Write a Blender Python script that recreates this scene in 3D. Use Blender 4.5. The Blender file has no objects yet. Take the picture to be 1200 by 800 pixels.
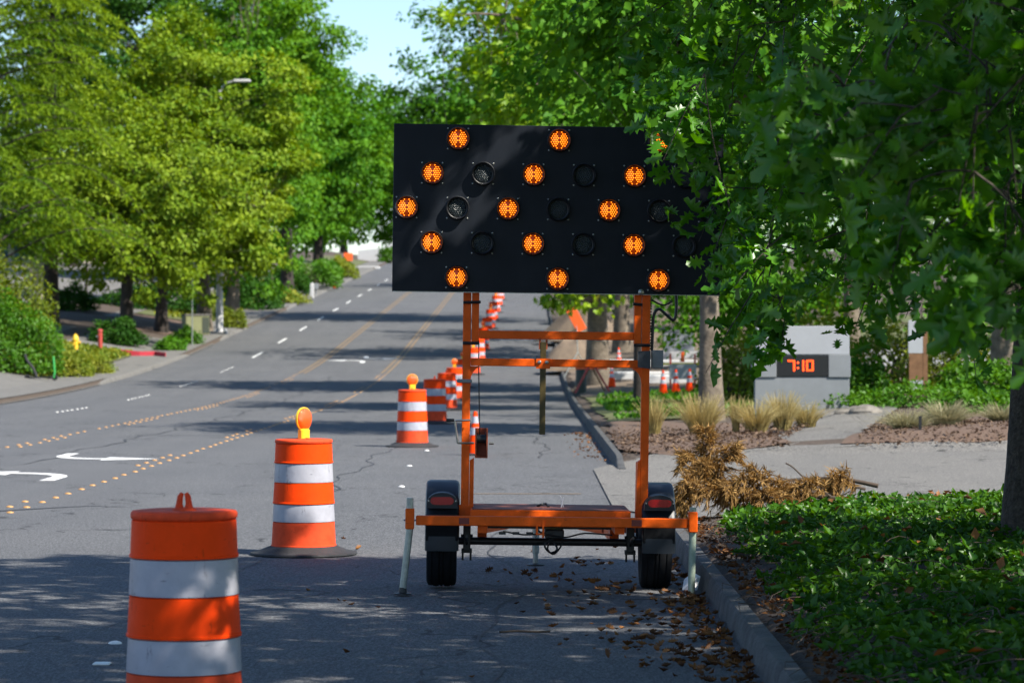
import bpy, math, random
import numpy as np
from math import sin, cos, pi, radians, exp, sqrt
from mathutils import Vector, Matrix
random.seed(7)
SC = bpy.context.scene
COL = SC.collection
# ------------------------------------------------------------------ camera
F = 3500.0; VPX = 618.0; CH = 1.84          # focal length in photo pixels, vanishing column, eye height
cam = bpy.data.cameras.new('camera'); camo = bpy.data.objects.new('camera', cam); COL.objects.link(camo)
camo.location = (0, 0, CH); camo.rotation_euler = (radians(90), 0, math.atan((VPX-600)/F))
cam.lens = 105; cam.sensor_width = 36; cam.clip_end = 3000; cam.clip_start = .1
cam.dof.use_dof = True; cam.dof.focus_distance = 21.9; cam.dof.aperture_fstop = 4.5
SC.camera = camo
# ------------------------------------------------------------------ light
SUN_EL = 46.0; SUN_BACK = 33.0               # elevation; degrees behind the square-on right-hand side
w = bpy.data.worlds.new('World'); SC.world = w; w.use_nodes = True
nt = w.node_tree; nt.nodes.clear()
sky = nt.nodes.new('ShaderNodeTexSky'); sky.sky_type = 'NISHITA'; sky.sun_disc = False
to_sun = Vector((cos(radians(SUN_EL))*cos(radians(SUN_BACK)), -cos(radians(SUN_EL))*sin(radians(SUN_BACK)), sin(radians(SUN_EL))))
sky.sun_elevation = radians(SUN_EL); sky.sun_rotation = math.atan2(to_sun.x, to_sun.y)
sky.air_density = 1.0; sky.dust_density = .15; sky.ozone_density = 4.0
bg = nt.nodes.new('ShaderNodeBackground'); bg.inputs[1].default_value = 0.088
wo = nt.nodes.new('ShaderNodeOutputWorld')
nt.links.new(sky.outputs[0], bg.inputs[0]); nt.links.new(bg.outputs[0], wo.inputs[0])
sl = bpy.data.lights.new('sun', 'SUN'); sl.energy = 4.6; sl.angle = radians(.53); sl.color = (1, .94, .84)
so = bpy.data.objects.new('sun', sl); COL.objects.link(so)
so.rotation_euler = (-to_sun).to_track_quat('-Z', 'Y').to_euler(); so.location = (20, -10, 30)
SC.view_settings.view_transform = 'Standard'; SC.view_settings.look = 'None'
SC.view_settings.exposure = 1.15; SC.view_settings.gamma = 1; SC.view_settings.use_curve_mapping = False

# ------------------------------------------------------------------ materials
MATS = {}
def mat(name, col, rough=.6, metal=0., var=.0, vscale=8., bump=0., bscale=60., spec=.5, col2=None, emit=None, estr=0., coord='Object', coat=0., scuff=0., scol=(.03, .03, .03)):
    if name in MATS: return MATS[name]
    m = bpy.data.materials.new(name); m.use_nodes = True; n = m.node_tree.nodes; l = m.node_tree.links
    p = n['Principled BSDF']; p.inputs['Roughness'].default_value = rough; p.inputs['Metallic'].default_value = metal
    p.inputs['Base Color'].default_value = (*col, 1); p.inputs['Specular IOR Level'].default_value = spec
    p.inputs['Coat Weight'].default_value = coat
    tc = n.new('ShaderNodeTexCoord')
    if var > 0 or col2:
        ns = n.new('ShaderNodeTexNoise'); ns.inputs['Scale'].default_value = vscale; ns.inputs['Detail'].default_value = 6; ns.inputs['Roughness'].default_value = .65
        l.new(tc.outputs[coord], ns.inputs['Vector'])
        r = n.new('ShaderNodeValToRGB'); r.color_ramp.elements[0].position = .32; r.color_ramp.elements[1].position = .68
        c2 = col2 if col2 else tuple(c*(1-var) for c in col)
        r.color_ramp.elements[0].color = (*c2, 1); r.color_ramp.elements[1].color = (*col, 1)
        l.new(ns.outputs[0], r.inputs[0]); l.new(r.outputs[0], p.inputs['Base Color'])
        mr = n.new('ShaderNodeMapRange'); mr.inputs[3].default_value = min(1, rough*1.25); mr.inputs[4].default_value = rough*.85
        l.new(ns.outputs[0], mr.inputs[0]); l.new(mr.outputs[0], p.inputs['Roughness'])
    if scuff > 0:   # grime smears and scrape marks
        last = p.inputs['Base Color'].links[0].from_socket
        for (sc, st, lo, hi, k) in ((3.1, (1, 1, .5), .56, .78, .55), (11., (2.2, 2.2, .55), .62, .70, 1.), (34., (.35, .35, 1.6), .645, .69, 1.)):
            mp = n.new('ShaderNodeMapping'); mp.inputs['Scale'].default_value = st; mp.inputs['Location'].default_value = (sc, 2*sc, 3*sc); l.new(tc.outputs[coord], mp.inputs[0])
            ns = n.new('ShaderNodeTexNoise'); ns.inputs['Scale'].default_value = sc; ns.inputs['Detail'].default_value = 5; ns.inputs['Roughness'].default_value = .7; l.new(mp.outputs[0], ns.inputs['Vector'])
            mr = n.new('ShaderNodeMapRange'); mr.inputs[1].default_value = lo; mr.inputs[2].default_value = hi; mr.inputs[4].default_value = scuff*k; l.new(ns.outputs[0], mr.inputs[0])
            mx = n.new('ShaderNodeMix'); mx.data_type = 'RGBA'; mx.inputs[7].default_value = (*scol, 1); l.new(mr.outputs[0], mx.inputs[0]); l.new(last, mx.inputs[6]); last = mx.outputs[2]
        l.new(last, p.inputs['Base Color'])
    if bump > 0:
        nb = n.new('ShaderNodeTexNoise'); nb.inputs['Scale'].default_value = bscale; nb.inputs['Detail'].default_value = 5
        l.new(tc.outputs[coord], nb.inputs['Vector'])
        b = n.new('ShaderNodeBump'); b.inputs['Strength'].default_value = bump; b.inputs['Distance'].default_value = .02
        l.new(nb.outputs[0], b.inputs['Height']); l.new(b.outputs[0], p.inputs['Normal'])
    if emit:
        p.inputs['Emission Color'].default_value = (*emit, 1); p.inputs['Emission Strength'].default_value = estr
    MATS[name] = m; return m

def leafmat(name, cA, cB, trans=.35, gloss=.06, rough=.45, cC=None):
    """per-leaf 'tint' attribute picks between two leaf colours; thin translucent leaf"""
    m = bpy.data.materials.new(name); m.use_nodes = True; n = m.node_tree.nodes; l = m.node_tree.links; n.clear()
    a = n.new('ShaderNodeAttribute'); a.attribute_name = 'tint'
    r = n.new('ShaderNodeValToRGB'); r.color_ramp.elements[0].color = (*cA, 1); r.color_ramp.elements[1].color = (*cB, 1)
    if cC:
        e = r.color_ramp.elements.new(.97); e.color = (*cB, 1); r.color_ramp.elements[-1].color = (*cC, 1); r.color_ramp.elements[-1].position = 1.
        r.color_ramp.elements[1].position = .93
    l.new(a.outputs['Fac'], r.inputs[0])
    d = n.new('ShaderNodeBsdfDiffuse'); t = n.new('ShaderNodeBsdfTranslucent'); g = n.new('ShaderNodeBsdfGlossy'); g.inputs['Roughness'].default_value = rough
    hs = n.new('ShaderNodeHueSaturation'); hs.inputs['Hue'].default_value = .485; hs.inputs['Saturation'].default_value = 1.15; hs.inputs['Value'].default_value = 1.5
    l.new(r.outputs[0], d.inputs[0]); l.new(r.outputs[0], hs.inputs['Color']); l.new(hs.outputs[0], t.inputs[0])
    m1 = n.new('ShaderNodeMixShader'); m1.inputs[0].default_value = trans; l.new(d.outputs[0], m1.inputs[1]); l.new(t.outputs[0], m1.inputs[2])
    m2 = n.new('ShaderNodeMixShader'); m2.inputs[0].default_value = gloss; l.new(m1.outputs[0], m2.inputs[1]); l.new(g.outputs[0], m2.inputs[2])
    o = n.new('ShaderNodeOutputMaterial'); l.new(m2.outputs[0], o.inputs[0]); MATS[name] = m; return m

def asphalt(name, base, dark, speck):
    m = bpy.data.materials.new(name); m.use_nodes = True; n = m.node_tree.nodes; l = m.node_tree.links
    p = n['Principled BSDF']; p.inputs['Roughness'].default_value = .85; p.inputs['Specular IOR Level'].default_value = .35
    tc = n.new('ShaderNodeTexCoord')
    def noise(scale, det=4, vec=None, rough=.6):
        x = n.new('ShaderNodeTexNoise'); x.inputs['Scale'].default_value = scale; x.inputs['Detail'].default_value = det; x.inputs['Roughness'].default_value = rough
        l.new(vec if vec else tc.outputs['Object'], x.inputs['Vector']); return x.outputs[0]
    def ramp(inp, a, b, ca, cb):
        r = n.new('ShaderNodeValToRGB'); r.color_ramp.elements[0].position = a; r.color_ramp.elements[1].position = b
        r.color_ramp.elements[0].color = (*ca, 1); r.color_ramp.elements[1].color = (*cb, 1); l.new(inp, r.inputs[0]); return r.outputs[0]
    def mul(a, b, fac=1., mode='MULTIPLY'):
        x = n.new('ShaderNodeMix'); x.data_type = 'RGBA'; x.blend_type = mode; x.inputs[0].default_value = fac
        l.new(a, x.inputs[6]); l.new(b, x.inputs[7]); return x.outputs[2]
    c = ramp(noise(.35, 3, rough=.4), .25, .75, dark, base)
    mp = n.new('ShaderNodeMapping'); mp.inputs['Scale'].default_value = (1.1, .035, 1); l.new(tc.outputs['Object'], mp.inputs[0])
    c = mul(c, ramp(noise(1., 5, mp.outputs[0]), .35, .65, (.93, .93, .935), (1.05, 1.045, 1.035)))
    c = mul(c, ramp(noise(75., 2, rough=.85), .40, .62, tuple(1-speck for _ in 'rgb'), tuple(1+speck for _ in 'rgb')))
    mp3 = n.new('ShaderNodeMapping'); mp3.inputs['Scale'].default_value = (1., .22, 1); l.new(tc.outputs['Object'], mp3.inputs[0])
    c = mul(c, ramp(noise(48., 2, mp3.outputs[0], .9), .40, .62, (.72, .72, .72), (1.30, 1.29, 1.27)))
    # hairline cracks: thin band of a warped voronoi edge distance, broken up
    wn = n.new('ShaderNodeTexNoise'); wn.inputs['Scale'].default_value = 1.3; l.new(tc.outputs['Object'], wn.inputs['Vector'])
    ad = n.new('ShaderNodeMixRGB'); ad.blend_type = 'ADD'; ad.inputs[0].default_value = .55
    mp2 = n.new('ShaderNodeMapping'); mp2.inputs['Scale'].default_value = (.33, .12, .3); l.new(tc.outputs['Object'], mp2.inputs[0])
    l.new(mp2.outputs[0], ad.inputs[1]); l.new(wn.outputs['Color'], ad.inputs[2])
    v = n.new('ShaderNodeTexVoronoi'); v.feature = 'DISTANCE_TO_EDGE'; v.inputs['Scale'].default_value = 1.; l.new(ad.outputs[0], v.inputs['Vector'])
    ck = ramp(v.outputs[0], .004, .010, (.38, .38, .38), (1, 1, 1))
    c = mul(c, mul(ck, ramp(noise(.8, 2), .46, .52, (0, 0, 0), (1, 1, 1)), 1., 'LIGHTEN'))
    c = mul(c, ramp(noise(2.3, 6, rough=.7), .64, .76, (1, 1, 1), (.78, .78, .79)), .4)
    l.new(c, p.inputs['Base Color'])
    b = n.new('ShaderNodeBump'); b.inputs['Strength'].default_value = .55; b.inputs['Distance'].default_value = .006
    l.new(noise(130., 3, rough=.8), b.inputs['Height']); l.new(b.outputs[0], p.inputs['Normal'])
    MATS[name] = m; return m

asphalt('asphalt', (.105, .107, .112), (.090, .093, .099), .5)
asphalt('aggregate', (.165, .158, .146), (.140, .135, .126), .5)
mat('concrete', (.165, .158, .145), .85, var=.35, vscale=3., bump=.5, bscale=90.)
mat('kerb_concrete', (.10, .10, .098), .85, var=.55, vscale=5., bump=.9, bscale=60.)
mat('soil', (.085, .062, .045), .95, col2=(.045, .032, .024), vscale=14., bump=1., bscale=28.)
mat('mulch', (.125, .085, .060), .95, col2=(.10, .06, .042), vscale=16., bump=1., bscale=30.)
mat('grassy', (.075, .11, .025), .95, col2=(.10, .085, .04), vscale=2.5, bump=1., bscale=20.)
mat('dirt', (.17, .125, .085), .95, col2=(.12, .09, .065), vscale=3., bump=1., bscale=14.)
mat('paint_white', (.78, .78, .76), .6, var=.25, vscale=14.)
mat('paint_yellow', (.24, .15, .06), .6, var=.25, vscale=30.)
mat('button_yellow', (.52, .27, .08), .4, var=.3, vscale=40.)
mat('button_white', (.80, .79, .75), .35, var=.2, vscale=40.)
mat('drum_orange', (.98, .060, .001), .55, var=.14, vscale=7., spec=.12, scuff=.55, scol=(.20, .02, .004), bump=.12, bscale=14.)
mat('drum_faded', (.80, .078, .022), .6, var=.3, vscale=9., spec=.15, scuff=.45, scol=(.12, .02, .01))
mat('sheet_white', (.40, .40, .45), .30, var=.16, vscale=9., spec=.4, scuff=.8, scol=(.11, .11, .125), bump=.15, bscale=10.)
mat('rubber', (.028, .029, .031), .75, var=.4, vscale=9., bump=.3)
mat('tyre', (.010, .011, .013), .85, var=.3, vscale=20., spec=.15)
mat('trailer_orange', (.90, .120, .004), .45, var=.25, vscale=6., spec=.2, scuff=.5, scol=(.13, .030, .012), bump=.15, bscale=40.)
mat('trailer_orange_dark', (.33, .062, .018), .6, var=.4, vscale=12.)  # trailer orange darkened to brown; puts the front jack's shade into its colour
mat('deck_brown', (.20, .055, .03), .7, var=.35, vscale=10.)
mat('board_black', (.0100, .0135, .0205), .50, var=.30, vscale=3., spec=.22, bump=.08, bscale=4., scuff=.25, scol=(.035, .037, .040))
mat('fender', (.015, .020, .028), .42, var=.2, vscale=8., spec=.35)
mat('hood_black', (.010, .011, .014), .42, var=.2)
mat('steel_black', (.012, .012, .013), .45)
mat('galvanised', (.42, .44, .40), .42, .75, var=.3, vscale=18.)
mat('galv_green', (.36, .43, .34), .5, .35, var=.25, vscale=18.)
mat('olive_steel', (.085, .060, .014), .5, .2, var=.4, vscale=14.)
mat('grey_box', (.22, .235, .25), .5, var=.15)
mat('dark_box', (.035, .042, .055), .45, var=.2)
mat('bolt', (.35, .35, .33), .35, .9)
mat('red_lens', (.42, .006, .010), .18, var=.25, vscale=90., coat=.5)
mat('reflector_red', (.16, .008, .006), .3)
mat('lens_dark', (.018, .024, .026), .2, bump=.6, bscale=160.)
mat('led_cell', (.030, .042, .045), .22)
mat('amber_on', (.75, .16, .0), .3, emit=(1., .20, .008), estr=2.1)
mat('amber_face', (.10, .022, .004), .3, emit=(1., .10, .0), estr=.10)
mat('amber_lens', (.92, .105, .001), .22, var=.2, vscale=60., bump=.5, bscale=120., coat=.4)
mat('yellow_plastic', (.80, .50, .02), .4)
mat('wood_post', (.20, .10, .045), .8, var=.4, vscale=9., bump=.4)
mat('sign_white', (.34, .355, .38), .55, var=.10, vscale=3.)
mat('sign_grey', (.21, .225, .24), .6, var=.14, vscale=3.)
mat('screen_black', (.014, .015, .018), .25)
mat('digit', (.8, .1, .01), .4, emit=(1., .055, .003), estr=2.0)
mat('white_paint', (.50, .50, .50), .5, var=.12, vscale=4.)
mat('hydrant_yellow', (.78, .50, .03), .45, var=.15)
mat('pipe_red', (.42, .055, .04), .5, var=.15)
mat('kerb_red', (.50, .03, .05), .7, var=.3, vscale=6.)
mat('cabinet_green', (.20, .21, .10), .55, var=.2, vscale=3.)
mat('scooter_green', (.03, .32, .06), .45)
mat('cabinet_dark', (.035, .045, .03), .6)
mat('wall_blue', (.02, .085, .19), .7, var=.15, vscale=1.)
mat('wall_cream', (.52, .47, .38), .8, var=.15, vscale=1.)
mat('wall_grey', (.42, .42, .42), .8, var=.2, vscale=1.)
mat('glass_dark', (.02, .025, .03), .12)
mat('stone', (.22, .20, .17), .9, var=.5, vscale=7., bump=.8, bscale=20.)
mat('bark_oak', (.080, .066, .052), .95, col2=(.022, .018, .015), vscale=20., bump=1., bscale=40.)
mat('bark_light', (.19, .155, .115), .95, col2=(.075, .058, .042), vscale=5., bump=.8, bscale=16.)
mat('bark_dark', (.045, .034, .027), .95, col2=(.018, .014, .012), vscale=6., bump=.8, bscale=20.)
mat('twig', (.085, .060, .042), .9, var=.4, vscale=20.)
mat('paper', (.72, .72, .76), .7)
mat('sign_orange', (.85, .12, .02), .5)
mat('tape_yellow', (.75, .62, .03), .5)
leafmat('leaf_oak', (.016, .105, .007), (.085, .255, .014), .40, .038, .36, cC=(.22, .29, .03))
leafmat('leaf_oak_near', (.020, .120, .009), (.110, .285, .018), .42, .040, .38, cC=(.26, .30, .04))
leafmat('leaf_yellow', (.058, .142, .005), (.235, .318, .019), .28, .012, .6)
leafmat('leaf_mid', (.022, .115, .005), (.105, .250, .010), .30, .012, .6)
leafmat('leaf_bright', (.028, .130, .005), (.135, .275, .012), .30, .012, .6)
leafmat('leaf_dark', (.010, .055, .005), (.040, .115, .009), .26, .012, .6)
leafmat('leaf_sycamore', (.075, .200, .006), (.27, .40, .018), .42, .02, .5, cC=(.32, .25, .05))
leafmat('needle_cedar', (.022, .088, .004), (.235, .335, .012), .28, .01, .6)
leafmat('leaf_hedge', (.030, .115, .005), (.085, .21, .008), .34, .02, .5)
leafmat('leaf_shrub', (.065, .120, .010), (.21, .24, .020), .36, .015, .6)
leafmat('leaf_ivy', (.012, .062, .005), (.065, .165, .010), .30, .024, .38, cC=(.25, .19, .02))
leafmat('leaf_fallen', (.065, .028, .011), (.30, .135, .045), .15, .02, .6)
leafmat('needle_dead', (.11, .060, .018), (.40, .245, .085), .25, .01, .7)
leafmat('bark_chip', (.055, .036, .026), (.20, .135, .09), .1, .01, .7)
leafmat('straw', (.16, .12, .03), (.45, .37, .16), .3, .02, .6)
leafmat('greystraw', (.14, .15, .075), (.34, .31, .18), .3, .02, .6)
leafmat('weed', (.07, .15, .010), (.30, .30, .03), .3, .02, .6)

# ------------------------------------------------------------------ object helpers
def tag(o, label=None, cat=None, group=None, kind=None):
    if label: o['label'] = label
    if cat: o['category'] = cat
    if group: o['group'] = group
    if kind: o['kind'] = kind
    return o
def empty(name, loc=(0, 0, 0), rz=0.):
    o = bpy.data.objects.new(name, None); COL.objects.link(o); o.location = loc; o.rotation_euler = (0, 0, rz); o.empty_display_size = .2; return o
def copy_tree(o, parent=None):
    c = o.copy(); COL.objects.link(c)
    if parent is not None: c.parent = parent
    for ch in list(o.children): copy_tree(ch, c)
    return c
class MB:
    def __init__(s): s.v = []; s.f = []
    def add(s, vs, fs):
        b = len(s.v); s.v += [tuple(map(float, p)) for p in vs]; s.f += [tuple(i+b for i in f) for f in fs]; return s
    def box(s, x0, x1, y0, y1, z0, z1, bev=0.):
        if bev <= 0:
            return s.add([(x0, y0, z0), (x1, y0, z0), (x1, y1, z0), (x0, y1, z0), (x0, y0, z1), (x1, y0, z1), (x1, y1, z1), (x0, y1, z1)],
                         [(3, 2, 1, 0), (4, 5, 6, 7), (0, 1, 5, 4), (1, 2, 6, 5), (2, 3, 7, 6), (3, 0, 4, 7)])
        b = bev; vs = []
        for z, i in ((z0, b), (z0+b, 0), (z1-b, 0), (z1, b)):
            for (x, y, sx, sy) in ((x0, y0, 1, 1), (x1, y0, -1, 1), (x1, y1, -1, -1), (x0, y1, 1, -1)):
                a, c = (b+i, i) if (sx*sy > 0) else (i, b+i)
                vs += [(x+sx*(i if sx*sy > 0 else b+i), y+sy*(b+i if sx*sy > 0 else i), z), (x+sx*(b+i if sx*sy > 0 else i), y+sy*(i if sx*sy > 0 else b+i), z)]
        fs = [tuple(range(7, -1, -1)), tuple(range(24, 32))]
        for k in range(3):
            for j in range(8): fs.append((k*8+j, k*8+(j+1) % 8, k*8+8+(j+1) % 8, k*8+8+j))
        return s.add(vs, fs)
    def tube(s, pts, rad, n=8, cap=True):
        pts = [Vector(p) for p in pts]; m = len(pts)
        if not hasattr(rad, '__len__'): rad = [rad]*m
        vs = []; prev = None
        for i, p in enumerate(pts):
            t = (pts[min(i+1, m-1)]-pts[max(i-1, 0)])
            t = t.normalized() if t.length > 1e-9 else Vector((0, 0, 1))
            if prev is None:
                a = Vector((1, 0, 0)) if abs(t.x) < .9 else Vector((0, 1, 0)); u = t.cross(a).normalized()
            else:
                u = (prev-t*prev.dot(t)); u = u.normalized() if u.length > 1e-6 else t.orthogonal().normalized()
            prev = u; q = t.cross(u)
            for k in range(n):
                an = 2*pi*k/n; vs.append(p+(u*cos(an)+q*sin(an))*rad[i])
        fs = [(i*n+k, i*n+(k+1) % n, (i+1)*n+(k+1) % n, (i+1)*n+k) for i in range(m-1) for k in range(n)]
        if cap: fs += [tuple(range(n-1, -1, -1)), tuple(range((m-1)*n, m*n))]
        return s.add(vs, fs)
    def lathe(s, prof, n=32, c=(0, 0, 0), axis='z'):
        vs = []; m = len(prof)
        for (r, z) in prof:
            for k in range(n):
                a = 2*pi*k/n; p = (r*cos(a), r*sin(a), z)
                if axis == 'y': p = (p[0], -p[2], p[1])
                if axis == 'x': p = (p[2], p[0], p[1])
                vs.append((p[0]+c[0], p[1]+c[1], p[2]+c[2]))
        fs = [(i*n+k, i*n+(k+1) % n, (i+1)*n+(k+1) % n, (i+1)*n+k) for i in range(m-1) for k in range(n)]
        if prof[0][0] > 1e-4: fs.append(tuple(range(n-1, -1, -1)))
        if prof[-1][0] > 1e-4: fs.append(tuple(range((m-1)*n, m*n)))
        return s.add(vs, fs)
    def prism(s, poly, h0, h1, plane='xz'):
        """poly in plane, extruded along the third axis"""
        n = len(poly)
        def P(a, b, h): return {'xz': (a, h, b), 'xy': (a, b, h), 'yz': (h, a, b)}[plane]
        vs = [P(a, b, h0) for a, b in poly]+[P(a, b, h1) for a, b in poly]
        return s.add(vs, [tuple(range(n)), tuple(range(2*n-1, n-1, -1))]+[(i, (i+1) % n, n+(i+1) % n, n+i) for i in range(n)])
    def build(s, name, m, parent=None, smooth=None):
        me = bpy.data.meshes.new(name); me.from_pydata(s.v, [], s.f); me.update()
        import bmesh
        bm = bmesh.new(); bm.from_mesh(me); bmesh.ops.recalc_face_normals(bm, faces=bm.faces); bm.to_mesh(me); bm.free()
        o = bpy.data.objects.new(name, me); COL.objects.link(o); me.materials.append(MATS[m])
        if parent is not None: o.parent = parent
        if smooth is not None:
            me.polygons.foreach_set('use_smooth', [True]*len(me.polygons)); me.set_sharp_from_angle(angle=radians(smooth))
        return o
def link_mesh(name, me, m, parent=None):
    o = bpy.data.objects.new(name, me); COL.objects.link(o)
    if not me.materials: me.materials.append(MATS[m])
    if parent is not None: o.parent = parent
    return o

# templates: leaves in local frame, x = width, y = length from stalk, z = normal
def fan(outline, fold=.0, cy=.5, droop=0.):
    vs = [(0, cy, -fold*.5)]+[(x, y, abs(x)*fold-droop*y*y) for x, y in outline]
    n = len(outline); return np.array(vs, float), [(0, i+1, (i+1) % n+1) for i in range(n)]
half_oak = [(.02, 0), (.06, .14), (.26, .10), (.12, .30), (.40, .36), (.14, .50), (.36, .66), (.12, .72), (.17, .90)]
T_OAK = fan(half_oak+[(0, 1.)]+[(-x, y) for x, y in half_oak[::-1]], .22, .45, .06)
half_map = [(.03, 0), (.20, .12), (.46, .10), (.32, .32), (.52, .62), (.22, .58), (.15, .78)]
T_MAPLE = fan(half_map+[(0, 1.)]+[(-x, y) for x, y in half_map[::-1]], .2, .42, .12)
T_DRY = fan(half_oak[::1]+[(0, 1.)]+[(-x, y) for x, y in half_oak[::-1]], .32, .45, -.12)
T_IVY = fan([(.0, .05), (.26, 0), (.40, .22), (.26, .48), (.0, 1.), (-.26, .48), (-.40, .22), (-.26, 0)], .3, .35, .1)
T_RHOMB = (np.array([(0, 0, 0), (.36, .42, .08), (0, 1, -.08), (-.36, .42, .08)], float), [(0, 1, 2), (0, 2, 3)])
T_NEEDLE = (np.array([(-.07, 0, 0), (.07, 0, 0), (0, 1, 0)], float), [(0, 1, 2)])
T_CURL = (np.array([(0, 0, 0), (.34, .35, .22), (.1, 1, .12), (-.34, .45, .26), (0, .45, .02)], float), [(0, 1, 4), (1, 2, 4), (2, 3, 4), (3, 0, 4)])

def scatter(name, tmpl, pos, normal, tip, size, m, parent=None, seed=1, tint=None, smooth=False, curl=0.):
    """one mesh of N leaves at pos with given normals and tip directions"""
    rng = np.random.default_rng(seed); tv, tf = tmpl; N = len(pos); nv = len(tv)
    t = tip/(np.linalg.norm(tip, axis=1, keepdims=True)+1e-9)
    nn = normal-t*np.sum(normal*t, axis=1, keepdims=True); nn /= np.linalg.norm(nn, axis=1, keepdims=True)+1e-9
    b = np.cross(t, nn)
    size = np.broadcast_to(np.asarray(size, float), (N,))
    cz = np.ones((N, 1, 1)) if not curl else (1+curl*rng.normal(size=(N, 1, 1)))
    bend = np.zeros((N, 1, 1)) if not curl else .30*curl*rng.normal(size=(N, 1, 1))
    zz = tv[None, :, 2, None]*cz+bend*(tv[None, :, 1, None]**2-.3*tv[None, :, 1, None])
    wv = (pos[:, None, :]+size[:, None, None]*(tv[None, :, 0, None]*b[:, None, :]+tv[None, :, 1, None]*t[:, None, :]+zz*nn[:, None, :])).reshape(-1, 3)
    fa = np.array(tf); k = fa.shape[1]
    faces = (fa[None]+(np.arange(N)*nv)[:, None, None]).reshape(-1, k)
    me = bpy.data.meshes.new(name); me.vertices.add(len(wv)); me.vertices.foreach_set('co', wv.astype(np.float32).ravel())
    me.loops.add(faces.size); me.loops.foreach_set('vertex_index', faces.astype(np.int32).ravel())
    me.polygons.add(len(faces)); me.polygons.foreach_set('loop_start', (np.arange(len(faces))*k).astype(np.int32))
    try: me.polygons.foreach_set('loop_total', np.full(len(faces), k, np.int32))
    except Exception: pass
    me.update(calc_edges=True)
    at = me.attributes.new('tint', 'FLOAT', 'POINT')
    if tint is None: tint = rng.random(N)
    at.data.foreach_set('value', np.repeat(tint, nv).astype(np.float32))
    return link_mesh(name, me, m, parent)

# ------------------------------------------------------------------ terrain
XL, XR = -15.3, 1.29      # road edges (gutter faces of the kerbs)
def E(y):                 # long profile of the street: level, then a 4.8 % climb to a crest
    if y < 80: return 0.
    if y < 140: return .5*.048/60*(y-80)**2
    if y < 330: return 1.44+.048*(y-140)
    t = min(y-330, 60.); return 10.56+.048*t-.5*.048/60*t*t
def sm(a, b, t):
    t = min(1, max(0, (t-a)/(b-a))); return t*t*(3-2*t)
DR0, DR1 = 31.5, 45.5     # the driveway on the right
def side_r(x, y):         # ground height right of the kerb, above the road level
    bank = .13+.32*(1-exp(-max(0, x-1.45)/2.2))
    drive = .02+.10*sm(1.3, 4., x)+.02*max(0, x-4)
    beyond = .14+.055*max(0, min(x-1.5, 9))+.02*max(0, min(x-10.5, 30))
    a = sm(DR0-6., DR0, y); b = sm(DR1-.2, DR1+1.5, y)
    return bank*(1-a)+drive*a*(1-b)+beyond*b
def side_l(x, y):
    dx = max(0, XL-2.1-x); return .14+.16*min(dx, 6)+.02*max(0, min(dx-6, 60))
def G(x, y):
    if x > XR+.1: return E(y)+side_r(x, y)
    if x < XL-.1: return E(y)+side_l(x, y)
    return E(y)
def frange(a, b, s): return list(np.arange(a, b-1e-6, s))
def sheet(name, xs, ys, fz, m, kind='structure', parent=None, rough=0., seed=0):
    rng = random.Random(seed); mb = MB(); nx = len(xs)
    mb.v = [(x, y, fz(x, y)+(rng.uniform(-rough, rough) if rough else 0)) for y in ys for x in xs]
    mb.f = [(j*nx+i, j*nx+i+1, (j+1)*nx+i+1, (j+1)*nx+i) for j in range(len(ys)-1) for i in range(nx-1)]
    o = mb.build(name, m, parent)
    o.data.polygons.foreach_set('use_smooth', [True]*len(o.data.polygons))
    if kind: o['kind'] = kind
    return o
YS = frange(-30, 10, 5)+frange(10, 60, .5)+frange(60, 140, 2)+frange(140, 420, 6)+[420, 500, 620, 800, 1100, 1500]
GX = [-500, -300, -180, -120, -80, -60, -45, -35, -28, -24, -21, -19, -18, -17.4, -16.4, -15.45, -15.35, -10, -5, 0, 1.36, 1.42]+frange(1.5, 6, .25)+[6, 7, 8.5, 10.5, 14, 20, 30, 45, 70, 110, 170, 300, 500]
def ground_z(x, y):
    z = G(x, y)
    return z-.06 if XL-.1 <= x <= XR+.16 else z-.02
sheet('ground', GX, YS, ground_z, 'soil')
def RX(y): return 0.
road = sheet('road', [XL, -12, -9, -5.6, -2, XR], YS, lambda x, y: E(y)-.008*abs(x+7)*.2+.002, 'asphalt')
def roadz(x, y): return E(y)-.0016*abs(x+7)+.002

def along(name, prof, y0, y1, m, parent=None, step=None, kind='structure', xo=0., drop=None):
    """extrude an x-z profile along the street between y0 and y1; drop=(len) lowers the ends"""
    ys = [y for y in YS if y0 < y < y1]; ys = [y0]+ys+[y1]; mb = MB(); n = len(prof)
    for y in ys:
        k = 1.
        if drop: k = min(1, max(.12, (y1-y)/drop[1] if drop[1] else 1), max(.12, (y-y0)/drop[0] if drop[0] else 1))
        for (x, z) in prof: mb.v.append((x+xo, y, E(y)+(z*k if z > 0 else z)))
    for j in range(len(ys)-1):
        for i in range(n-1): mb.f.append((j*n+i, j*n+i+1, (j+1)*n+i+1, (j+1)*n+i))
    mb.f += [tuple(range(n)), tuple(range((len(ys)-1)*n+n-1, (len(ys)-1)*n-1, -1))]
    o = mb.build(name, m, parent, smooth=35)
    if kind: o['kind'] = kind
    return o
KP = [(XR-.02, -.1), (XR, .0), (XR+.022, .12), (XR+.040, .145), (XR+.125, .15), (XR+.13, -.1)]
along('kerb_right_near', KP, -20, DR0+.5, 'kerb_concrete', drop=(0, 1.6))
along('kerb_right_far', KP, DR1-2.6, 420, 'kerb_concrete', drop=(1.8, 0))
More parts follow.
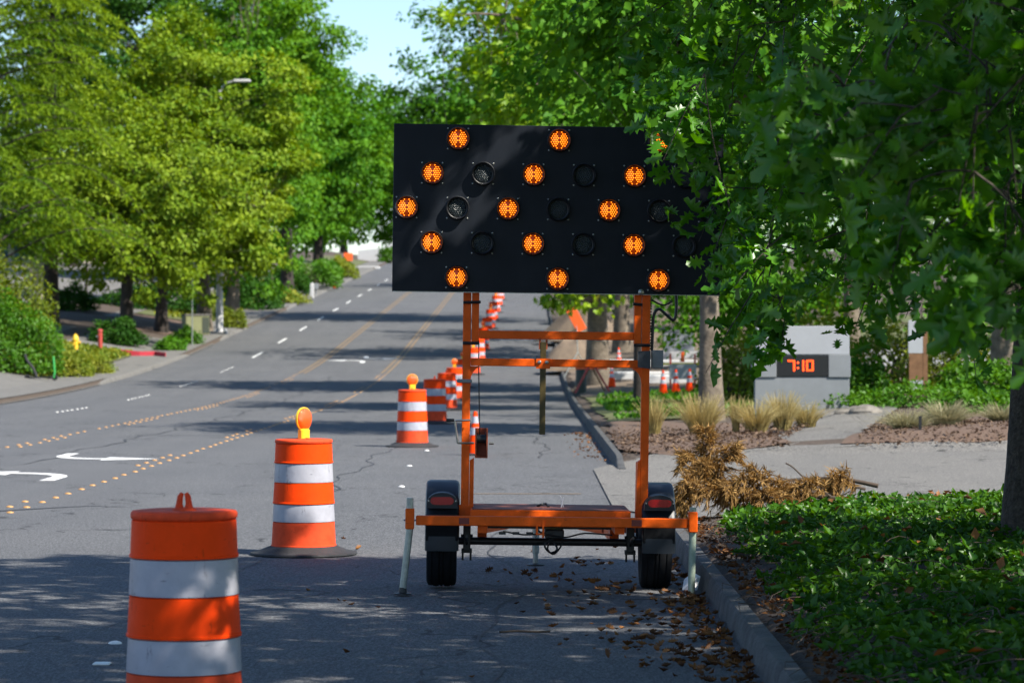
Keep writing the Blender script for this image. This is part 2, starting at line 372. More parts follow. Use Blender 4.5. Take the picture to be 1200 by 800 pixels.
# concrete gutter pan of the far right side and along the driveway mouth
KL = [(XL+.02, -.1), (XL, .0), (XL-.025, .12), (XL-.045, .145), (XL-.17, .15), (XL-.18, -.1)]
for (a, b) in ((107, 135), (149, 164), (190, 300)): along('kerb_left', KL, a, b, 'concrete', drop=(1.5, 1.5))
sheet('pavement_left', [XL-2.1, XL-1.1, XL-.175], [y for y in YS if 60 <= y <= 330], lambda x, y: E(y)+.151 if x < XL-1 else E(y)+.147, 'concrete')
sheet('driveway_left_near', [XL-14, XL-8, XL-2, XL-.01], [y for y in YS if 84 <= y <= 108], lambda x, y: G(x, y)+.02 if x < XL-.5 else E(y)+.012, 'concrete')
sheet('driveway_left_middle', [XL-9, XL-4, XL-2, XL-.01], [y for y in YS if 134 <= y <= 150], lambda x, y: G(x, y)+.02 if x < XL-.5 else E(y)+.012, 'concrete')
sheet('driveway_left_far', [XL-12, XL-4, XL-2, XL-.01], [y for y in YS if 163 <= y <= 191], lambda x, y: G(x, y)+.02 if x < XL-.5 else E(y)+.012, 'concrete')
sheet('car_park', [-75, -60, -45, -34, -27, -21.5], [y for y in YS if 158 <= y <= 300], lambda x, y: G(x, y)+.03, 'aggregate')

# driveway on the right: exposed aggregate with a flared mouth
def dz(x, y): return side_r(x, y)+E(y)+.006 if x > XR+.3 else E(y)+.006
def quadsheet(name, rows, m, fz, kind='structure', nx=14, seed=3, rough=0.):
    """rows: list of (y, x0, x1)"""
    rng = random.Random(seed); mb = MB()
    for (y, x0, x1) in rows:
        for i in range(nx+1):
            x = x0+(x1-x0)*(i/nx)**1.5; mb.v.append((x, y, fz(x, y)+rng.uniform(-rough, rough)))
    for j in range(len(rows)-1):
        for i in range(nx): mb.f.append((j*(nx+1)+i, j*(nx+1)+i+1, (j+1)*(nx+1)+i+1, (j+1)*(nx+1)+i))
    o = mb.build(name, m); o.data.polygons.foreach_set('use_smooth', [True]*len(o.data.polygons)); o['kind'] = kind; return o
rows = []
for y in frange(30.6, 46.6, .4):
    fl = max(0, (33.-y)/2.4, (y-43.)/3.6)
    x0 = .62+.02*sin(y*1.7) if 31.3 < y < 44.5 else XR+.17*min(1, fl)
    x0 = .95 if fl <= 0 else .95+min(1, fl)*.65
    rows.append((y, x0, 26.))
quadsheet('driveway', rows, 'aggregate', dz)
# footpath leaving the driveway and the mulch beds
def bed(name, pts, m, lift, seed=1, edge=.05):
    """closed outline in plan, triangulated as rings towards its middle, laid on the ground"""
    import bmesh
    P = [Vector((x, y)) for x, y in pts]; Q = []
    for i, p in enumerate(P):
        q = P[(i+1) % len(P)]; k = max(1, int((q-p).length/.6))
        for t in range(k): Q.append(p.lerp(q, t/k))
    c = sum(Q, Vector((0, 0)))/len(Q); rng = random.Random(seed); mb = MB(); n = len(Q); R = 9
    for r in range(R):
        s = 1-r/R
        for i, q in enumerate(Q):
            p = c+(q-c)*s; jit = rng.uniform(-1, 1)*edge if r else rng.uniform(-1, 1)*edge*2
            x, y = p.x+jit, p.y+jit
            mb.v.append((x, y, G(x, y)+(lift if r else .004)+rng.uniform(0, .02)))
    mb.v.append((c.x, c.y, G(c.x, c.y)+lift))
    for r in range(R-1):
        for i in range(n): mb.f.append((r*n+i, r*n+(i+1) % n, (r+1)*n+(i+1) % n, (r+1)*n+i))
    for i in range(n): mb.f.append(((R-1)*n+i, (R-1)*n+(i+1) % n, R*n))
    o = mb.build(name, m); o.data.polygons.foreach_set('use_smooth', [True]*len(o.data.polygons)); o['kind'] = 'structure'; return o
bed('mulch_bed_kerb', [(1.52, 46.4), (2.4, 45.9), (3.1, 45.9), (4.1, 46.6), (4.0, 50), (3.9, 56), (1.6, 62), (1.5, 54)], 'mulch', .05, 2)
bed('mulch_bed_path', [(4.9, 46.3), (7, 46.1), (10, 46.3), (13, 46.6), (13, 52), (9, 53), (6.6, 53), (5.6, 49.5)], 'mulch', .07, 3)
bed('footpath', [(3.0, 46.0), (5.2, 46.0), (6.0, 52), (7.4, 60), (9.5, 75), (7.4, 75), (5.6, 60), (4.3, 51)], 'aggregate', .012, 4, .01)
bed('lawn_right', [(1.7, 62), (9, 62), (14, 90), (1.7, 90)], 'grassy', .03, 5)
bed('lawn_right_far', [(13.3, 47), (60, 47), (60, 160), (14.6, 160), (14.2, 90), (10, 62)], 'grassy', .03, 7)
bed('dirt_works', [(1.6, 88), (12, 88), (14, 170), (1.6, 170)], 'dirt', .04, 6)
for nm, (a, b) in (('lawn_left_near', (108, 134)), ('lawn_left_far', (164, 330))):
    sheet(nm, [XL-12, XL-6, XL-4, XL-2.12], [y for y in YS if a <= y <= b], lambda x, y: G(x, y)+.03, 'grassy')
bed('mulch_bed_left', [(XL-2.15, 150), (XL-6, 150), (XL-6, 163), (XL-2.15, 163)], 'mulch', .03, 8)

# ------------------------------------------------------------------ road markings (parts of the road)
mbt = MB().lathe([(.043, 0.), (.041, .006), (.032, .012), (.014, .017), (.0, .0175)], 10)
btn_y = mbt.build('road_button', 'button_yellow', road, smooth=60)
ME_Y = btn_y.data; ME_W = ME_Y.copy(); ME_W.materials[0] = MATS['button_white']
bpy.data.objects.remove(btn_y)
def button(x, y, me):
    o = bpy.data.objects.new('road_button', me); COL.objects.link(o); o.parent = road
    o.location = (x+random.uniform(-.012, .012), y+random.uniform(-.05, .05), roadz(x, y)+.001)
def skip(y, ph): return ((y-ph) % 13.8) < 5.6
XY1, XY2, XW = -5.55, -9.05, -12.25
for y in np.arange(23.1, 118, 1.0):
    if random.random() < .96: button(XY1, y, ME_Y)
    if skip(y, 43.3) and random.random() < .95: button(XY1-.21, y+.1, ME_Y)
for y in np.arange(50., 118, 1.0):
    if random.random() < .95: button(XY2, y, ME_Y)
    if skip(y, 52.) and random.random() < .95: button(XY2+.21, y+.1, ME_Y)
for k in range(4):
    for j in range(7): button(XW, 77.8+13.8*k+j*.85, ME_W)
def strip(name, pts, wdt, m):
    mb = MB()
    for (x, y) in pts: mb.v += [(x-wdt/2, y, roadz(x, y)+.005), (x+wdt/2, y, roadz(x, y)+.005)]
    mb.f = [(2*i, 2*i+1, 2*i+3, 2*i+2) for i in range(len(pts)-1)]
    return mb.build(name, m, road)
for xx in (XY1, XY1-.22, XY2, XY2+.22):
    strip('lane_line', [(xx, y) for y in [118.]+[y for y in YS if 118 < y < 350]+[350]], .085, 'paint_yellow')
y = 119.2+13.8
while y < 330:
    strip('lane_dash', [(XW, y), (XW, y+2.5), (XW, y+5.)], .12, 'paint_white'); y += 13.8
def flat(name, poly, m):
    mb = MB(); mb.v = [(x, y, roadz(x, y)+.005) for x, y in poly]; mb.f = [tuple(range(len(poly)))]
    return mb.build(name, m, road)
def turn_arrow(cx, y0, flip):
    """white left-turn arrow: shaft that bends into a head pointing sideways"""
    s = -1 if flip else 1; mb = MB()
    path = []
    for i in range(9):
        t = i/8; path.append((.0+(.0 if t < .35 else (1-cos((t-.35)/.65*pi/2))*.85), (t*2.3 if t < .35 else .8+sin((t-.35)/.65*pi/2)*.95)*s*1.3))
    L = []; R = []
    for i, p in enumerate(path):
        a = Vector(path[max(i-1, 0)]); b = Vector(path[min(i+1, 8)]); d = (b-a).normalized(); nrm = Vector((-d.y, d.x)); q = Vector(p)
        L.append(q+Vector((nrm.x*.10, nrm.y*.17))); R.append(q-Vector((nrm.x*.10, nrm.y*.17)))
    e = Vector(path[-1]); k = -1
    for i in range(8): mb.add([(cx+k*s*a.x, y0+a.y, roadz(cx, y0+a.y)+.005) for a in (L[i], L[i+1], R[i+1], R[i])], [(0, 1, 2, 3)])
    hd = [(e.x-.02, e.y-.62*s), (e.x+.85, e.y+.04*s), (e.x-.02, e.y+.58*s)]
    mb.add([(cx+k*s*a, y0+b, roadz(cx, y0+b)+.0055) for a, b in hd], [(0, 1, 2)])
    return mb.build('turn_arrow', 'paint_white', road)
turn_arrow(-6.35, 39.4, False); turn_arrow(-7.45, 49.0, True)
turn_arrow(-7.1, 128., False); turn_arrow(-7.2, 134., True)
# flat square reflector and a white button left of the near drum
for (x, y, nm) in ((-2.43, 17.05, 'flat'), (-2.52, 18.25, 'dome')):
    if nm == 'flat':
        o = MB().box(-.05, .05, -.05, .05, 0, .014, .006).build('road_reflector', 'button_white', road); o.location = (x, y, roadz(x, y))
    else:
        o = bpy.data.objects.new('road_button', ME_W); COL.objects.link(o); o.parent = road; o.location = (x, y, roadz(x, y))
for (x, y) in ((-1.6, 38.), (-1.75, 44.3), (-1.7, 50.5)):
    o = bpy.data.objects.new('road_button', ME_W); COL.objects.link(o); o.parent = road; o.location = (x, y, roadz(x, y))
def seam(pts, wd):
    P = [Vector((a, b, 0)) for a, b in pts]; Q = []
    for i in range(len(P)-1):
        k = max(2, int((P[i+1]-P[i]).length/.35))
        for t in range(k): Q.append(P[i].lerp(P[i+1], t/k))
    Q.append(P[-1]); mb = MB(); rs_ = random.Random(len(Q)); ph = rs_.random()*6
    for i, q in enumerate(Q):
        d = (Q[min(i+1, len(Q)-1)]-Q[max(i-1, 0)]).normalized(); nn = Vector((-d.y, d.x, 0)); q = q+nn*(.10*sin(i*.31+ph)+.05*sin(i*.9+ph)); w_ = wd*(.4+.8*rs_.random())*min(1, .15+min(i, len(Q)-1-i)*.3)
        for sd in (-1, 1): r_ = q+nn*w_*sd; mb.v.append((r_.x, r_.y, roadz(r_.x, r_.y)+.004))
    mb.f = [(2*i, 2*i+1, 2*i+3, 2*i+2) for i in range(len(Q)-1)]
    mb.build('tar_seam', 'tar', road)
mat('tar', (.030, .030, .032), .6, var=.3, vscale=10.)
for pts, wd in (([(-2.6, 19), (-2.2, 26), (-2.5, 38), (-2.3, 60)], .014), ([(-.3, 14), (-.1, 22), (-.35, 31)], .010), ([(-3.9, 24.5), (-2.8, 25.0), (-1.6, 24.4)], .03), ([(-6.6, 31.5), (-4.9, 33.5), (-4.2, 33.1)], .05), ([(.3, 47), (.2, 62), (.35, 90)], .016), ([(-8.6, 58), (-4, 59), (.9, 58.2)], .05), ([(-12, 84), (-6, 85.5), (1, 84.6)], .06), ([(-7.6, 44), (-7.3, 70), (-7.5, 118)], .02)): seam(pts, wd)
# short faded paint tick on the closed lane
strip('paint_tick', [(-.1, 36.2), (-.1, 36.28)], 1.5, 'paint_yellow')

# ------------------------------------------------------------------ traffic drums
def sec(r0, r1, z0, z1, lip=.006): return [(r0-.012, z0), (r0+lip, z0+.001), (r0+lip, z0+.012), (r0, z0+.016), (r1, z1-.004), (r1-.012, z1)]
def make_drum():
    root = empty('traffic_drum')
    bands = [(.278, .268, .075, .29, 'drum_faded', 'orange_section'), (.270, .262, .29, .445, 'sheet_white', 'reflective_band'), (.265, .255, .445, .63, 'drum_orange', 'orange_section'),
             (.257, .250, .63, .795, 'sheet_white', 'reflective_band'), (.251, .245, .795, .965, 'drum_orange', 'orange_section')]
    for (r0, r1, z0, z1, m, nm) in bands:
        MB().lathe([(r0-.03, z0)]+sec(r0, r1, z0+.001, z1-.001, .005 if m != 'sheet_white' else .0)+[(r1-.03, z1)], 40).build(nm, m, root, smooth=40)
    MB().lathe([(.215, .955), (.246, .966), (.250, .974), (.250, .990), (.243, 1.000), (.20, 1.004), (.10, 1.002), (.0, 1.0)], 40).build('top', 'drum_faded', root, smooth=50)
    h = MB()
    for dx in (-.022, .022): h.tube([(dx, 0, .995), (dx, 0, 1.03), (dx*.8, 0, 1.062), (dx*.4, 0, 1.078)], [.026, .016, .014, .009], 8)
    h.lathe([(.062, .998), (.058, 1.006), (.03, 1.014), (.0, 1.016)], 14).box(-.014, .014, -.11, .11, .99, 1.010, .004)
    h.build('handle', 'drum_faded', root, smooth=60)
    MB().lathe([(.262, .002), (.45, .002), (.468, .010), (.462, .024), (.40, .034), (.325, .062), (.290, .078), (.262, .080)], 44).build('base_ring', 'rubber', root, smooth=40)
    return root
def add_light(root, rz):
    lt = MB().box(-.055, .055, -.032, .032, .99, 1.095, .014).build('warning_light', 'yellow_plastic', root, smooth=40)
    lt.rotation_euler = (0, 0, rz)
    MB().lathe([(.0, -.034), (.06, -.032), (.088, -.022), (.096, -.010), (.096, .010), (.088, .022), (.06, .032), (.0, .034)], 28, (0, 0, 1.175), 'y').build('lens', 'amber_lens', lt, smooth=50)
    MB().lathe([(.097, -.009), (.102, -.008), (.102, .008), (.097, .009)], 28, (0, 0, 1.175), 'y').build('lens_rim', 'yellow_plastic', lt, smooth=50)
GD = 'traffic drums closing the kerb lane'
drum0 = make_drum()
DR = [(-1.61, 14.0, 0, 'orange and white traffic drum without a lamp, scuffed bands, standing in the shade'),
      (-1.94, 25.9, 55, 'sunlit traffic drum with a side-turned amber lamp, just left of the arrow board trailer'),
      (-2.02, 52.4, 12, 'traffic drum with a round amber lamp facing the street, next drum beyond the trailer'),
      (-2.08, 67., 0, 'lampless traffic drum right behind the second lamp-topped drum'),
      (-2.16, 80., 0, 'lampless traffic drum overlapped by another lampless drum along the closed lane'),
      (-2.22, 91., 8, 'lamp-topped traffic drum standing behind a pair of lampless drums'),
      (-2.24, 104., -10, 'lamp-topped traffic drum half hidden by the trailer mast post')]
for i, (x, y, lamp, lab) in enumerate(DR):
    d = drum0 if i == 0 else copy_tree(drum0)
    d.location = (x, y, roadz(x, y)); d.rotation_euler = (0, 0, i*.6); d.scale = (1, 1, 1.055 if i == 0 else 1); tag(d, lab, 'traffic drum', GD)
for d, (x, y, lamp, lab) in zip([o for o in COL.objects if o.name.startswith('traffic_drum')], DR):
    if lamp: add_light(d, radians(lamp)-d.rotation_euler.z)
far0 = None
for i, y in enumerate(np.arange(117, 220, 11.5)):
    d = copy_tree(drum0); d.location = (-2.12+.012*(y-117)*.2, y, roadz(-2, y)); d.rotation_euler = (0, 0, i*.7)
    tag(d, 'small distant lamp-topped traffic drum in the row climbing the hill' if i % 2 == 0 else 'small distant lampless traffic drum in the row climbing the hill', 'traffic drum', GD)
    if i % 2 == 0: add_light(d, -i*.7)

# ------------------------------------------------------------------ cones
def make_cone(h=.71):
    root = empty('traffic_cone'); k = h/.71
    MB().box(-.18*k, .18*k, -.18*k, .18*k, .0, .035*k, .012).build('base', 'rubber', root, smooth=40)
    def r(z): return (.135-(.135-.028)*(z/.71))*k
    def seg(z0, z1, m, nm, e=0.): MB().lathe([(r(z0)+e, z0*k), (r(z1)+e, z1*k), (r(z1)-.012, z1*k)], 24).build(nm, m, root, smooth=50)
    seg(.035, .33, 'drum_orange', 'cone_body'); seg(.33, .45, 'sheet_white', 'reflective_collar', .003); seg(.45, .52, 'drum_orange', 'cone_body'); seg(.52, .63, 'sheet_white', 'reflective_collar', .003); seg(.63, .71, 'drum_orange', 'cone_tip')
    return root
def place_cone(c, x, y, lab, grp=None, rz=0.):
    c.location = (x, y, G(x, y)+.05 if x > XR+.2 else roadz(x, y)); c.rotation_euler = (0, 0, rz); tag(c, lab, 'traffic cone', grp); return c
cone0 = make_cone()
place_cone(cone0, -.85, 48.6, 'single orange traffic cone on the closed lane, seen behind the trailer winch', 'traffic cones')
def at(px, d): return (px-VPX)*d/F
for px, nm in ((777, 'left of a row of three by the maple trunk'), (792, 'middle of a row of three by the maple trunk'), (808, 'closest to the maple trunk in a row of three')):
    place_cone(copy_tree(cone0), at(px, 84), 84., 'orange cone with two white collars, '+nm, 'traffic cones', .4)
place_cone(copy_tree(cone0), at(713, 100), 96., 'orange cone beside the striped A-frame barricade', 'traffic cones')
place_cone(copy_tree(cone0), at(725, 118), 118., 'far orange cone in front of the grey utility cabinet', 'traffic cones')

# ------------------------------------------------------------------ arrow board trailer
TX, TY = .168, 21.74
tr = empty('arrow_board_trailer', (TX, TY, roadz(TX, TY)), radians(1.2))
tr.rotation_euler = (0, .0125, radians(1.0))
tag(tr, 'orange arrow board trailer with black panel of lit amber chevron lamps, parked at the kerb', 'arrow board')
O = 'trailer_orange'
def part(mb, name, m, parent=tr, smooth=30): return mb.build(name, m, parent, smooth)
part(MB().box(-.985, .995, -.035, .035, .49, .56, .006), 'rear_bar', O)
for x in (-.635, .62): part(MB().box(x-.037, x+.037, -.039, -.0355, .502, .548), 'reflector', 'reflector_red')
# corner jacks
for (x, top, lean, base) in ((-1.03, .70, -.045, True), (1.03, .655, -.004, False)):
    j = part(MB().box(x-.032, x+.032, -.05, .05, .475, .625, .006), 'jack_sleeve', O)
    m = 'galvanised' if base else 'galv_green'
    t = part(MB().tube([(x, 0, top), (x, 0, .47), (x+lean, 0, .03 if base else .0)], .026, 14), 'jack_tube', m, j, 40)
    mb = MB()
    for k in range(6):
        z = .40-k*.055; mb.lathe([(.006, -.030), (.006, -.024)], 8, (x+lean*(.47-z)/.44, 0, z), 'y')
    part(mb, 'jack_hole', 'steel_black', j)
    if base: part(MB().lathe([(.066, .0), (.066, .008), (.03, .014), (.026, .05)], 20, (x+lean, 0, 0)), 'jack_foot', 'steel_black', j, 30)
    part(MB().tube([(x-.045, -.02, .54), (x+.05, -.02, .54)], .007, 8), 'jack_pin', 'bolt', j)
fj = part(MB().box(.915-.03, .915+.03, 1.94, 2.0, .10, .66, .005), 'front_jack', 'trailer_orange_dark')
part(MB().box(.915-.034, .915+.034, 1.935, 2.005, .62, .66), 'jack_cap', 'steel_black', fj)
part(MB().box(.45, .95, 1.90, 1.94, .345, .395), 'outrigger', 'trailer_orange_dark')
# deck, frame, tongue
dk = part(MB().box(-.59, .585, .14, .92, .562, .612, .005), 'deck', O)
part(MB().box(-.575, .57, .165, .90, .6125, .617), 'deck_plate', 'deck_brown', dk)
for x in (-.50, .50): part(MB().box(x-.035, x+.035, .036, .9, .45, .52).box(x-.035, x+.035, .86, 1.95, .335, .40).box(x-.033, x+.033, .85, .92, .39, .47), 'frame_rail', O)
for s in (-1, 1): part(MB().add([(s*.535, 1.9, .33), (s*.465, 1.9, .33), (s*.02, 3.3, .33), (s*.07, 3.3, .33), (s*.535, 1.9, .39), (s*.465, 1.9, .39), (s*.02, 3.3, .39), (s*.07, 3.3, .39)],
    [(0, 1, 2, 3), (4, 5, 6, 7), (0, 1, 5, 4), (1, 2, 6, 5), (2, 3, 7, 6), (3, 0, 4, 7)]), 'tongue_rail', O)
part(MB().box(-.04, .04, 3.25, 3.6, .32, .40, .008), 'hitch', 'steel_black')
tj = part(MB().tube([(-.05, 2.95, .42), (-.05, 2.95, .10)], .03, 12), 'tongue_jack', 'galvanised', tr, 40)
part(MB().tube([(-.05, 2.95, .14), (-.05, 2.95, .012)], .023, 10), 'jack_leg', 'galvanised', tj, 40)
part(MB().lathe([(.075, 0.), (.075, .01), (.03, .02)], 16, (-.05, 2.95, 0)), 'jack_foot', 'steel_black', tj)
br = part(MB().box(-.112, -.098, -.045, .02, .43, .50).box(-.066, -.052, -.045, .02, .41, .555).box(-.098, -.066, -.045, -.035, .43, .442), 'plate_bracket', O)
mb = MB()
mb.box(-.46, .46, .5, .545, .455, .475)
part(mb, 'light_bar', 'steel_black')
# wheels
for s, nm in ((-1, 'left'), (1, 'right')):
    xc = .802*s
    wh = empty('wheel'); wh.parent = tr
    prof = [(.19, -.10), (.24, -.112), (.30, -.112), (.322, -.098), (.328, -.075), (.322, -.068), (.330, -.060), (.331, -.022), (.322, -.018), (.322, -.010), (.332, -.006), (.332, .006), (.322, .010), (.322, .018), (.331, .022), (.330, .060), (.322, .068), (.328, .075), (.322, .098), (.30, .112), (.24, .112), (.19, .10), (.19, -.10)]
    part(MB().lathe(prof, 40, (xc, .75, .332), 'x'), 'tyre', 'tyre', wh, 50)
    part(MB().lathe([(.0, -.03), (.07, -.035), (.10, -.02), (.16, -.03), (.19, -.09), (.198, -.095), (.198, .095), (.19, .09), (.16, .03), (.0, .03)], 28, (xc, .75, .332), 'x'), 'rim', 'sheet_white', wh, 40)
    # moulded fender arched over the wheel
    arc = []; inn = []
    for k in range(15):
        a = radians(-8+196*k/14); ry, rz = .455, .455
        p = lambda r: (.75-r*cos(a), .345+r*sin(a)*(1. if sin(a) > 0 else .8))
        arc.append(p(.455)); inn.append(p(.435))
    fm = MB(); n = len(arc)
    w0, w1 = xc-.122, xc+.128
    cr = []
    for (x, off) in ((w0, .06), (w0+.008, .022), (w0+.03, .0), (w1-.03, .0), (w1-.008, .022), (w1, .06)):
        cr.append([(x, .75+(py-.75)*(1-off), .345+(pz-.345)*(1-off)) for py, pz in arc])
    cr2 = [[(x, .75+(py-.75)*.93, .345+(pz-.345)*.93) for py, pz in arc] for x in (w1-.012, w0+.012)]
    allr = cr+cr2; R = len(allr)
    for r in allr: fm.v += r
    for r in range(R):
        for k in range(n-1): fm.f.append((r*n+k, ((r+1) % R)*n+k, ((r+1) % R)*n+k+1, r*n+k+1))
    fm.f += [tuple(r*n for r in range(R)), tuple(r*n+n-1 for r in range(R-1, -1, -1))]
    fo = part(fm, 'fender', 'fender', tr, 40)
    # skirt below the arch at the rear, boxy lamp housing and red lamp
    part(MB().box(w0+.006, w1-.006, .300, .318, .368, .50, .005), 'mud_skirt', 'tyre', fo)
    hs = [(w0+.012+(w1-w0-.024)*(.5+.5*cos(radians(a)))*1., .612+.115*max(0, sin(radians(a)))**.6) for a in range(180, -1, -15)]
    part(MB().prism(hs, .275, .50, 'xz'), 'lamp_housing', 'fender', fo)
    ov = [(xc+.003+(.052 if cos(radians(a)) > 0 else -.052)+.034*cos(radians(a)), .667+.029*sin(radians(a))) for a in range(0, 360, 15)]
    ov2 = [(xc+.003+(x-xc-.003)*1.14, .667+(z-.667)*1.3) for x, z in ov]
    part(MB().prism(ov2, .268, .30, 'xz'), 'lamp_gasket', 'steel_black', fo, 30)
    part(MB().prism(ov, .258, .30, 'xz'), 'tail_lamp', 'red_lens', fo, 30)
    for dx in (-.1, .1): part(MB().lathe([(.006, -.265), (.006, -.276), (.003, -.279)][::-1], 8, (xc+.003+dx, 0, .667), 'y') if False else MB().box(xc+.003+dx-.005, xc+.003+dx+.005, .264, .274, .662, .672), 'screw', 'bolt', fo)
    # spring hanger
    xb = s*.615
    hg = part(MB().box(xb-.028, xb+.028, .68, .80, .27, .46, .006).box(xb-.04, xb+.04, .70, .80, .255, .285).tube([(xb-.03, .72, .20), (xb-.03, .72, .29)], .008, 8).tube([(xb+.03, .72, .20), (xb+.03, .72, .29)], .008, 8).tube([(xb-.045, .70, .385), (xb+.045, .70, .385)], .012, 8), 'spring_hanger', 'steel_black')
    sp = MB()
    for k in range(4):
        L = .42-.09*k
        sp.tube([(xb, .75-L, .405-.016*k), (xb, .75, .350-.016*k), (xb, .75+L, .405-.016*k)], .011, 6)
    part(sp, 'leaf_spring', 'steel_black', hg)
part(MB().tube([(-.70, .75, .343), (.70, .75, .343)], .029, 14), 'axle', 'steel_black', tr, 40)
# wires and safety chain under the deck
for (pts, r) in (([(-.35, .1, .46), (-.2, .12, .435), (-.05, .12, .44), (.1, .1, .42), (.25, .12, .45), (.45, .1, .44)], .006), ([(-.1, .3, .46), (0, .25, .40), (.05, .2, .33), (.0, .2, .30), (-.04, .2, .36), (.06, .22, .43)], .008), ([(.02, .3, .46), (.09, .25, .38), (.03, .22, .29), (-.02, .22, .33), (.02, .25, .42)], .007)):
    P = [Vector(p) for p in pts]; Q = []
    for i in range(len(P)-1):
        for t in range(5):
            f = t/5; a, b = P[i], P[i+1]; p0 = P[max(0, i-1)]; p3 = P[min(len(P)-1, i+2)]
            Q.append(.5*((2*a)+(b-p0)*f+(2*p0-5*a+4*b-p3)*f*f+(3*a-p0-3*b+p3)*f**3))
    part(MB().tube(Q+[P[-1]], r, 6), 'wire', 'steel_black', tr, 60)
part(MB().box(-.04, .10, .2, .45, .40, .47, .01), 'junction_box', 'steel_black')
for k in range(5): part(MB().box(-.38+k*.1, -.33+k*.1, .1, .12, .435, .455), 'clip', 'steel_black')
# mast: outer posts, sliding inner frame, cross bars
MY = .46
for s in (-1, 1):
    x = .665*s
    po = part(MB().box(x-.03, x+.03, MY-.03, MY+.03, .53, 2.205, .004), 'mast_post', O)
    xi = x-.047*s
    part(MB().add([(xi-.017, MY-.03, .53), (xi+.017, MY-.03, .53), (xi+.017, MY+.03, .53), (xi-.017, MY+.03, .53), (xi-.014*(1 if s < 0 else .2), MY-.03, .96), (xi+.017, MY-.03, .98), (xi+.017, MY+.03, .98), (xi-.014, MY+.03, .96)],
        [(3, 2, 1, 0), (4, 5, 6, 7), (0, 1, 5, 4), (1, 2, 6, 5), (2, 3, 7, 6), (3, 0, 4, 7)]), 'gusset', O, po)
    part(MB().box(x-.045, x+.052, MY-.037, MY+.037, .545, .63), 'post_foot', O, po)
    part(MB().box(x-.062*s-.027, x-.062*s+.027, MY-.028, MY+.028, 1.83, 3.25, .004), 'slide_post', O)
    part(MB().tube([(x-.09*s, MY-.045, 1.83), (x+.03*s, MY-.045, 1.83)], .012, 8), 'guide_roller', 'steel_black', po)
    part(MB().tube([(x-.03, MY-.05, 2.13), (x-.10*s, MY-.05, 2.135)], .011, 8), 'guide_bolt', 'steel_black', po)
    mbx = MB()
    for k in range(6):
        a = radians(90*k/5); mbx.add([(x-s*(.03+.10*(1-sin(a))), MY-.02, 1.66-.11*(1-cos(a))), (x-s*(.03+.10*(1-sin(a))), MY+.02, 1.66-.11*(1-cos(a))), (x-s*.03, MY+.02, 1.66-.11*(1-cos(a))), (x-s*.03, MY-.02, 1.66-.11*(1-cos(a)))], [])
    mbx.f = [(k*4+a, k*4+b, k*4+4+b, k*4+4+a) for k in range(5) for a, b in ((0, 1), (1, 2), (2, 3), (3, 0))]
    part(mbx, 'corner_brace', O, po)
mbp = MB()
for k in range(22): mbp.box(.697, .706, MY-.012, MY+.012, 1.80+k*.021, 1.812+k*.021)
part(mbp, 'lock_rack', 'steel_black')
part(MB().box(-.575, .575, MY-.028, MY+.028, 1.865, 1.925, .004), 'slide_crossbar', O)
part(MB().box(-.634, .634, MY-.045, MY+.012, 1.662, 1.718, .004), 'mast_crossbar', O)
lb = part(MB().box(-.120, -.076, MY-.075, MY-.046, 1.16, 1.845, .003), 'lock_bar', 'olive_steel')
part(MB().box(-.150, -.046, MY-.090, MY-.0755, 1.648, 1.722), 'clamp_plate', O, lb)
for x in (-.125, -.071): part(MB().lathe([(.014, .0), (.014, .012), (.006, .016)], 8, (x, MY-.091, 1.695), 'y'), 'bolt', 'bolt', lb)
part(MB().box(-.13, -.115, MY-.07, MY-.03, 1.79, 1.87).box(-.081, -.066, MY-.07, MY-.03, 1.79, 1.87), 'bar_bracket', 'trailer_orange_dark', lb)
# winch on the left post with crank and cable
wn = part(MB().box(-.595, -.500, MY-.06, MY+.06, .98, .99).box(-.595, -.585, MY-.06, MY+.06, .99, 1.20).box(-.51, -.50, MY-.06, MY+.06, .99, 1.20).box(-.595, -.5, MY+.05, MY+.06, .99, 1.2), 'winch_frame', 'trailer_orange_dark')
part(MB().lathe([(.05, -.035), (.05, -.03), (.032, -.028), (.032, .028), (.05, .03), (.05, .035)], 18, (-.548, MY, 1.12), 'x'), 'drum_spool', 'steel_black', wn, 40)
part(MB().tube([(-.49, MY, 1.09), (-.455, MY, 1.09)], .012, 10), 'winch_axle', 'bolt', wn)
part(MB().tube([(-.60, MY-.05, 1.09), (-.72, MY-.07, 1.09), (-.722, MY-.07, 1.09), (-.745, MY-.07, 1.25), (-.745, MY-.07, 1.255), (-.63, MY-.07, 1.26)], .008, 8), 'crank', 'bolt', wn)
part(MB().tube([(-.75, MY-.07, 1.258), (-.81, MY-.07, 1.258)], .012, 10), 'crank_grip', 'steel_black', wn)
part(MB().tube([(-.56, MY-.01, 1.15), (-.575, MY-.01, 1.66), (-.575, MY-.01, 1.85)], .005, 6), 'winch_cable', 'steel_black')
part(MB().box(-.735, -.622, MY-.06, MY-.032, 1.535, 1.562, .006), 'latch_handle', 'grey_box')
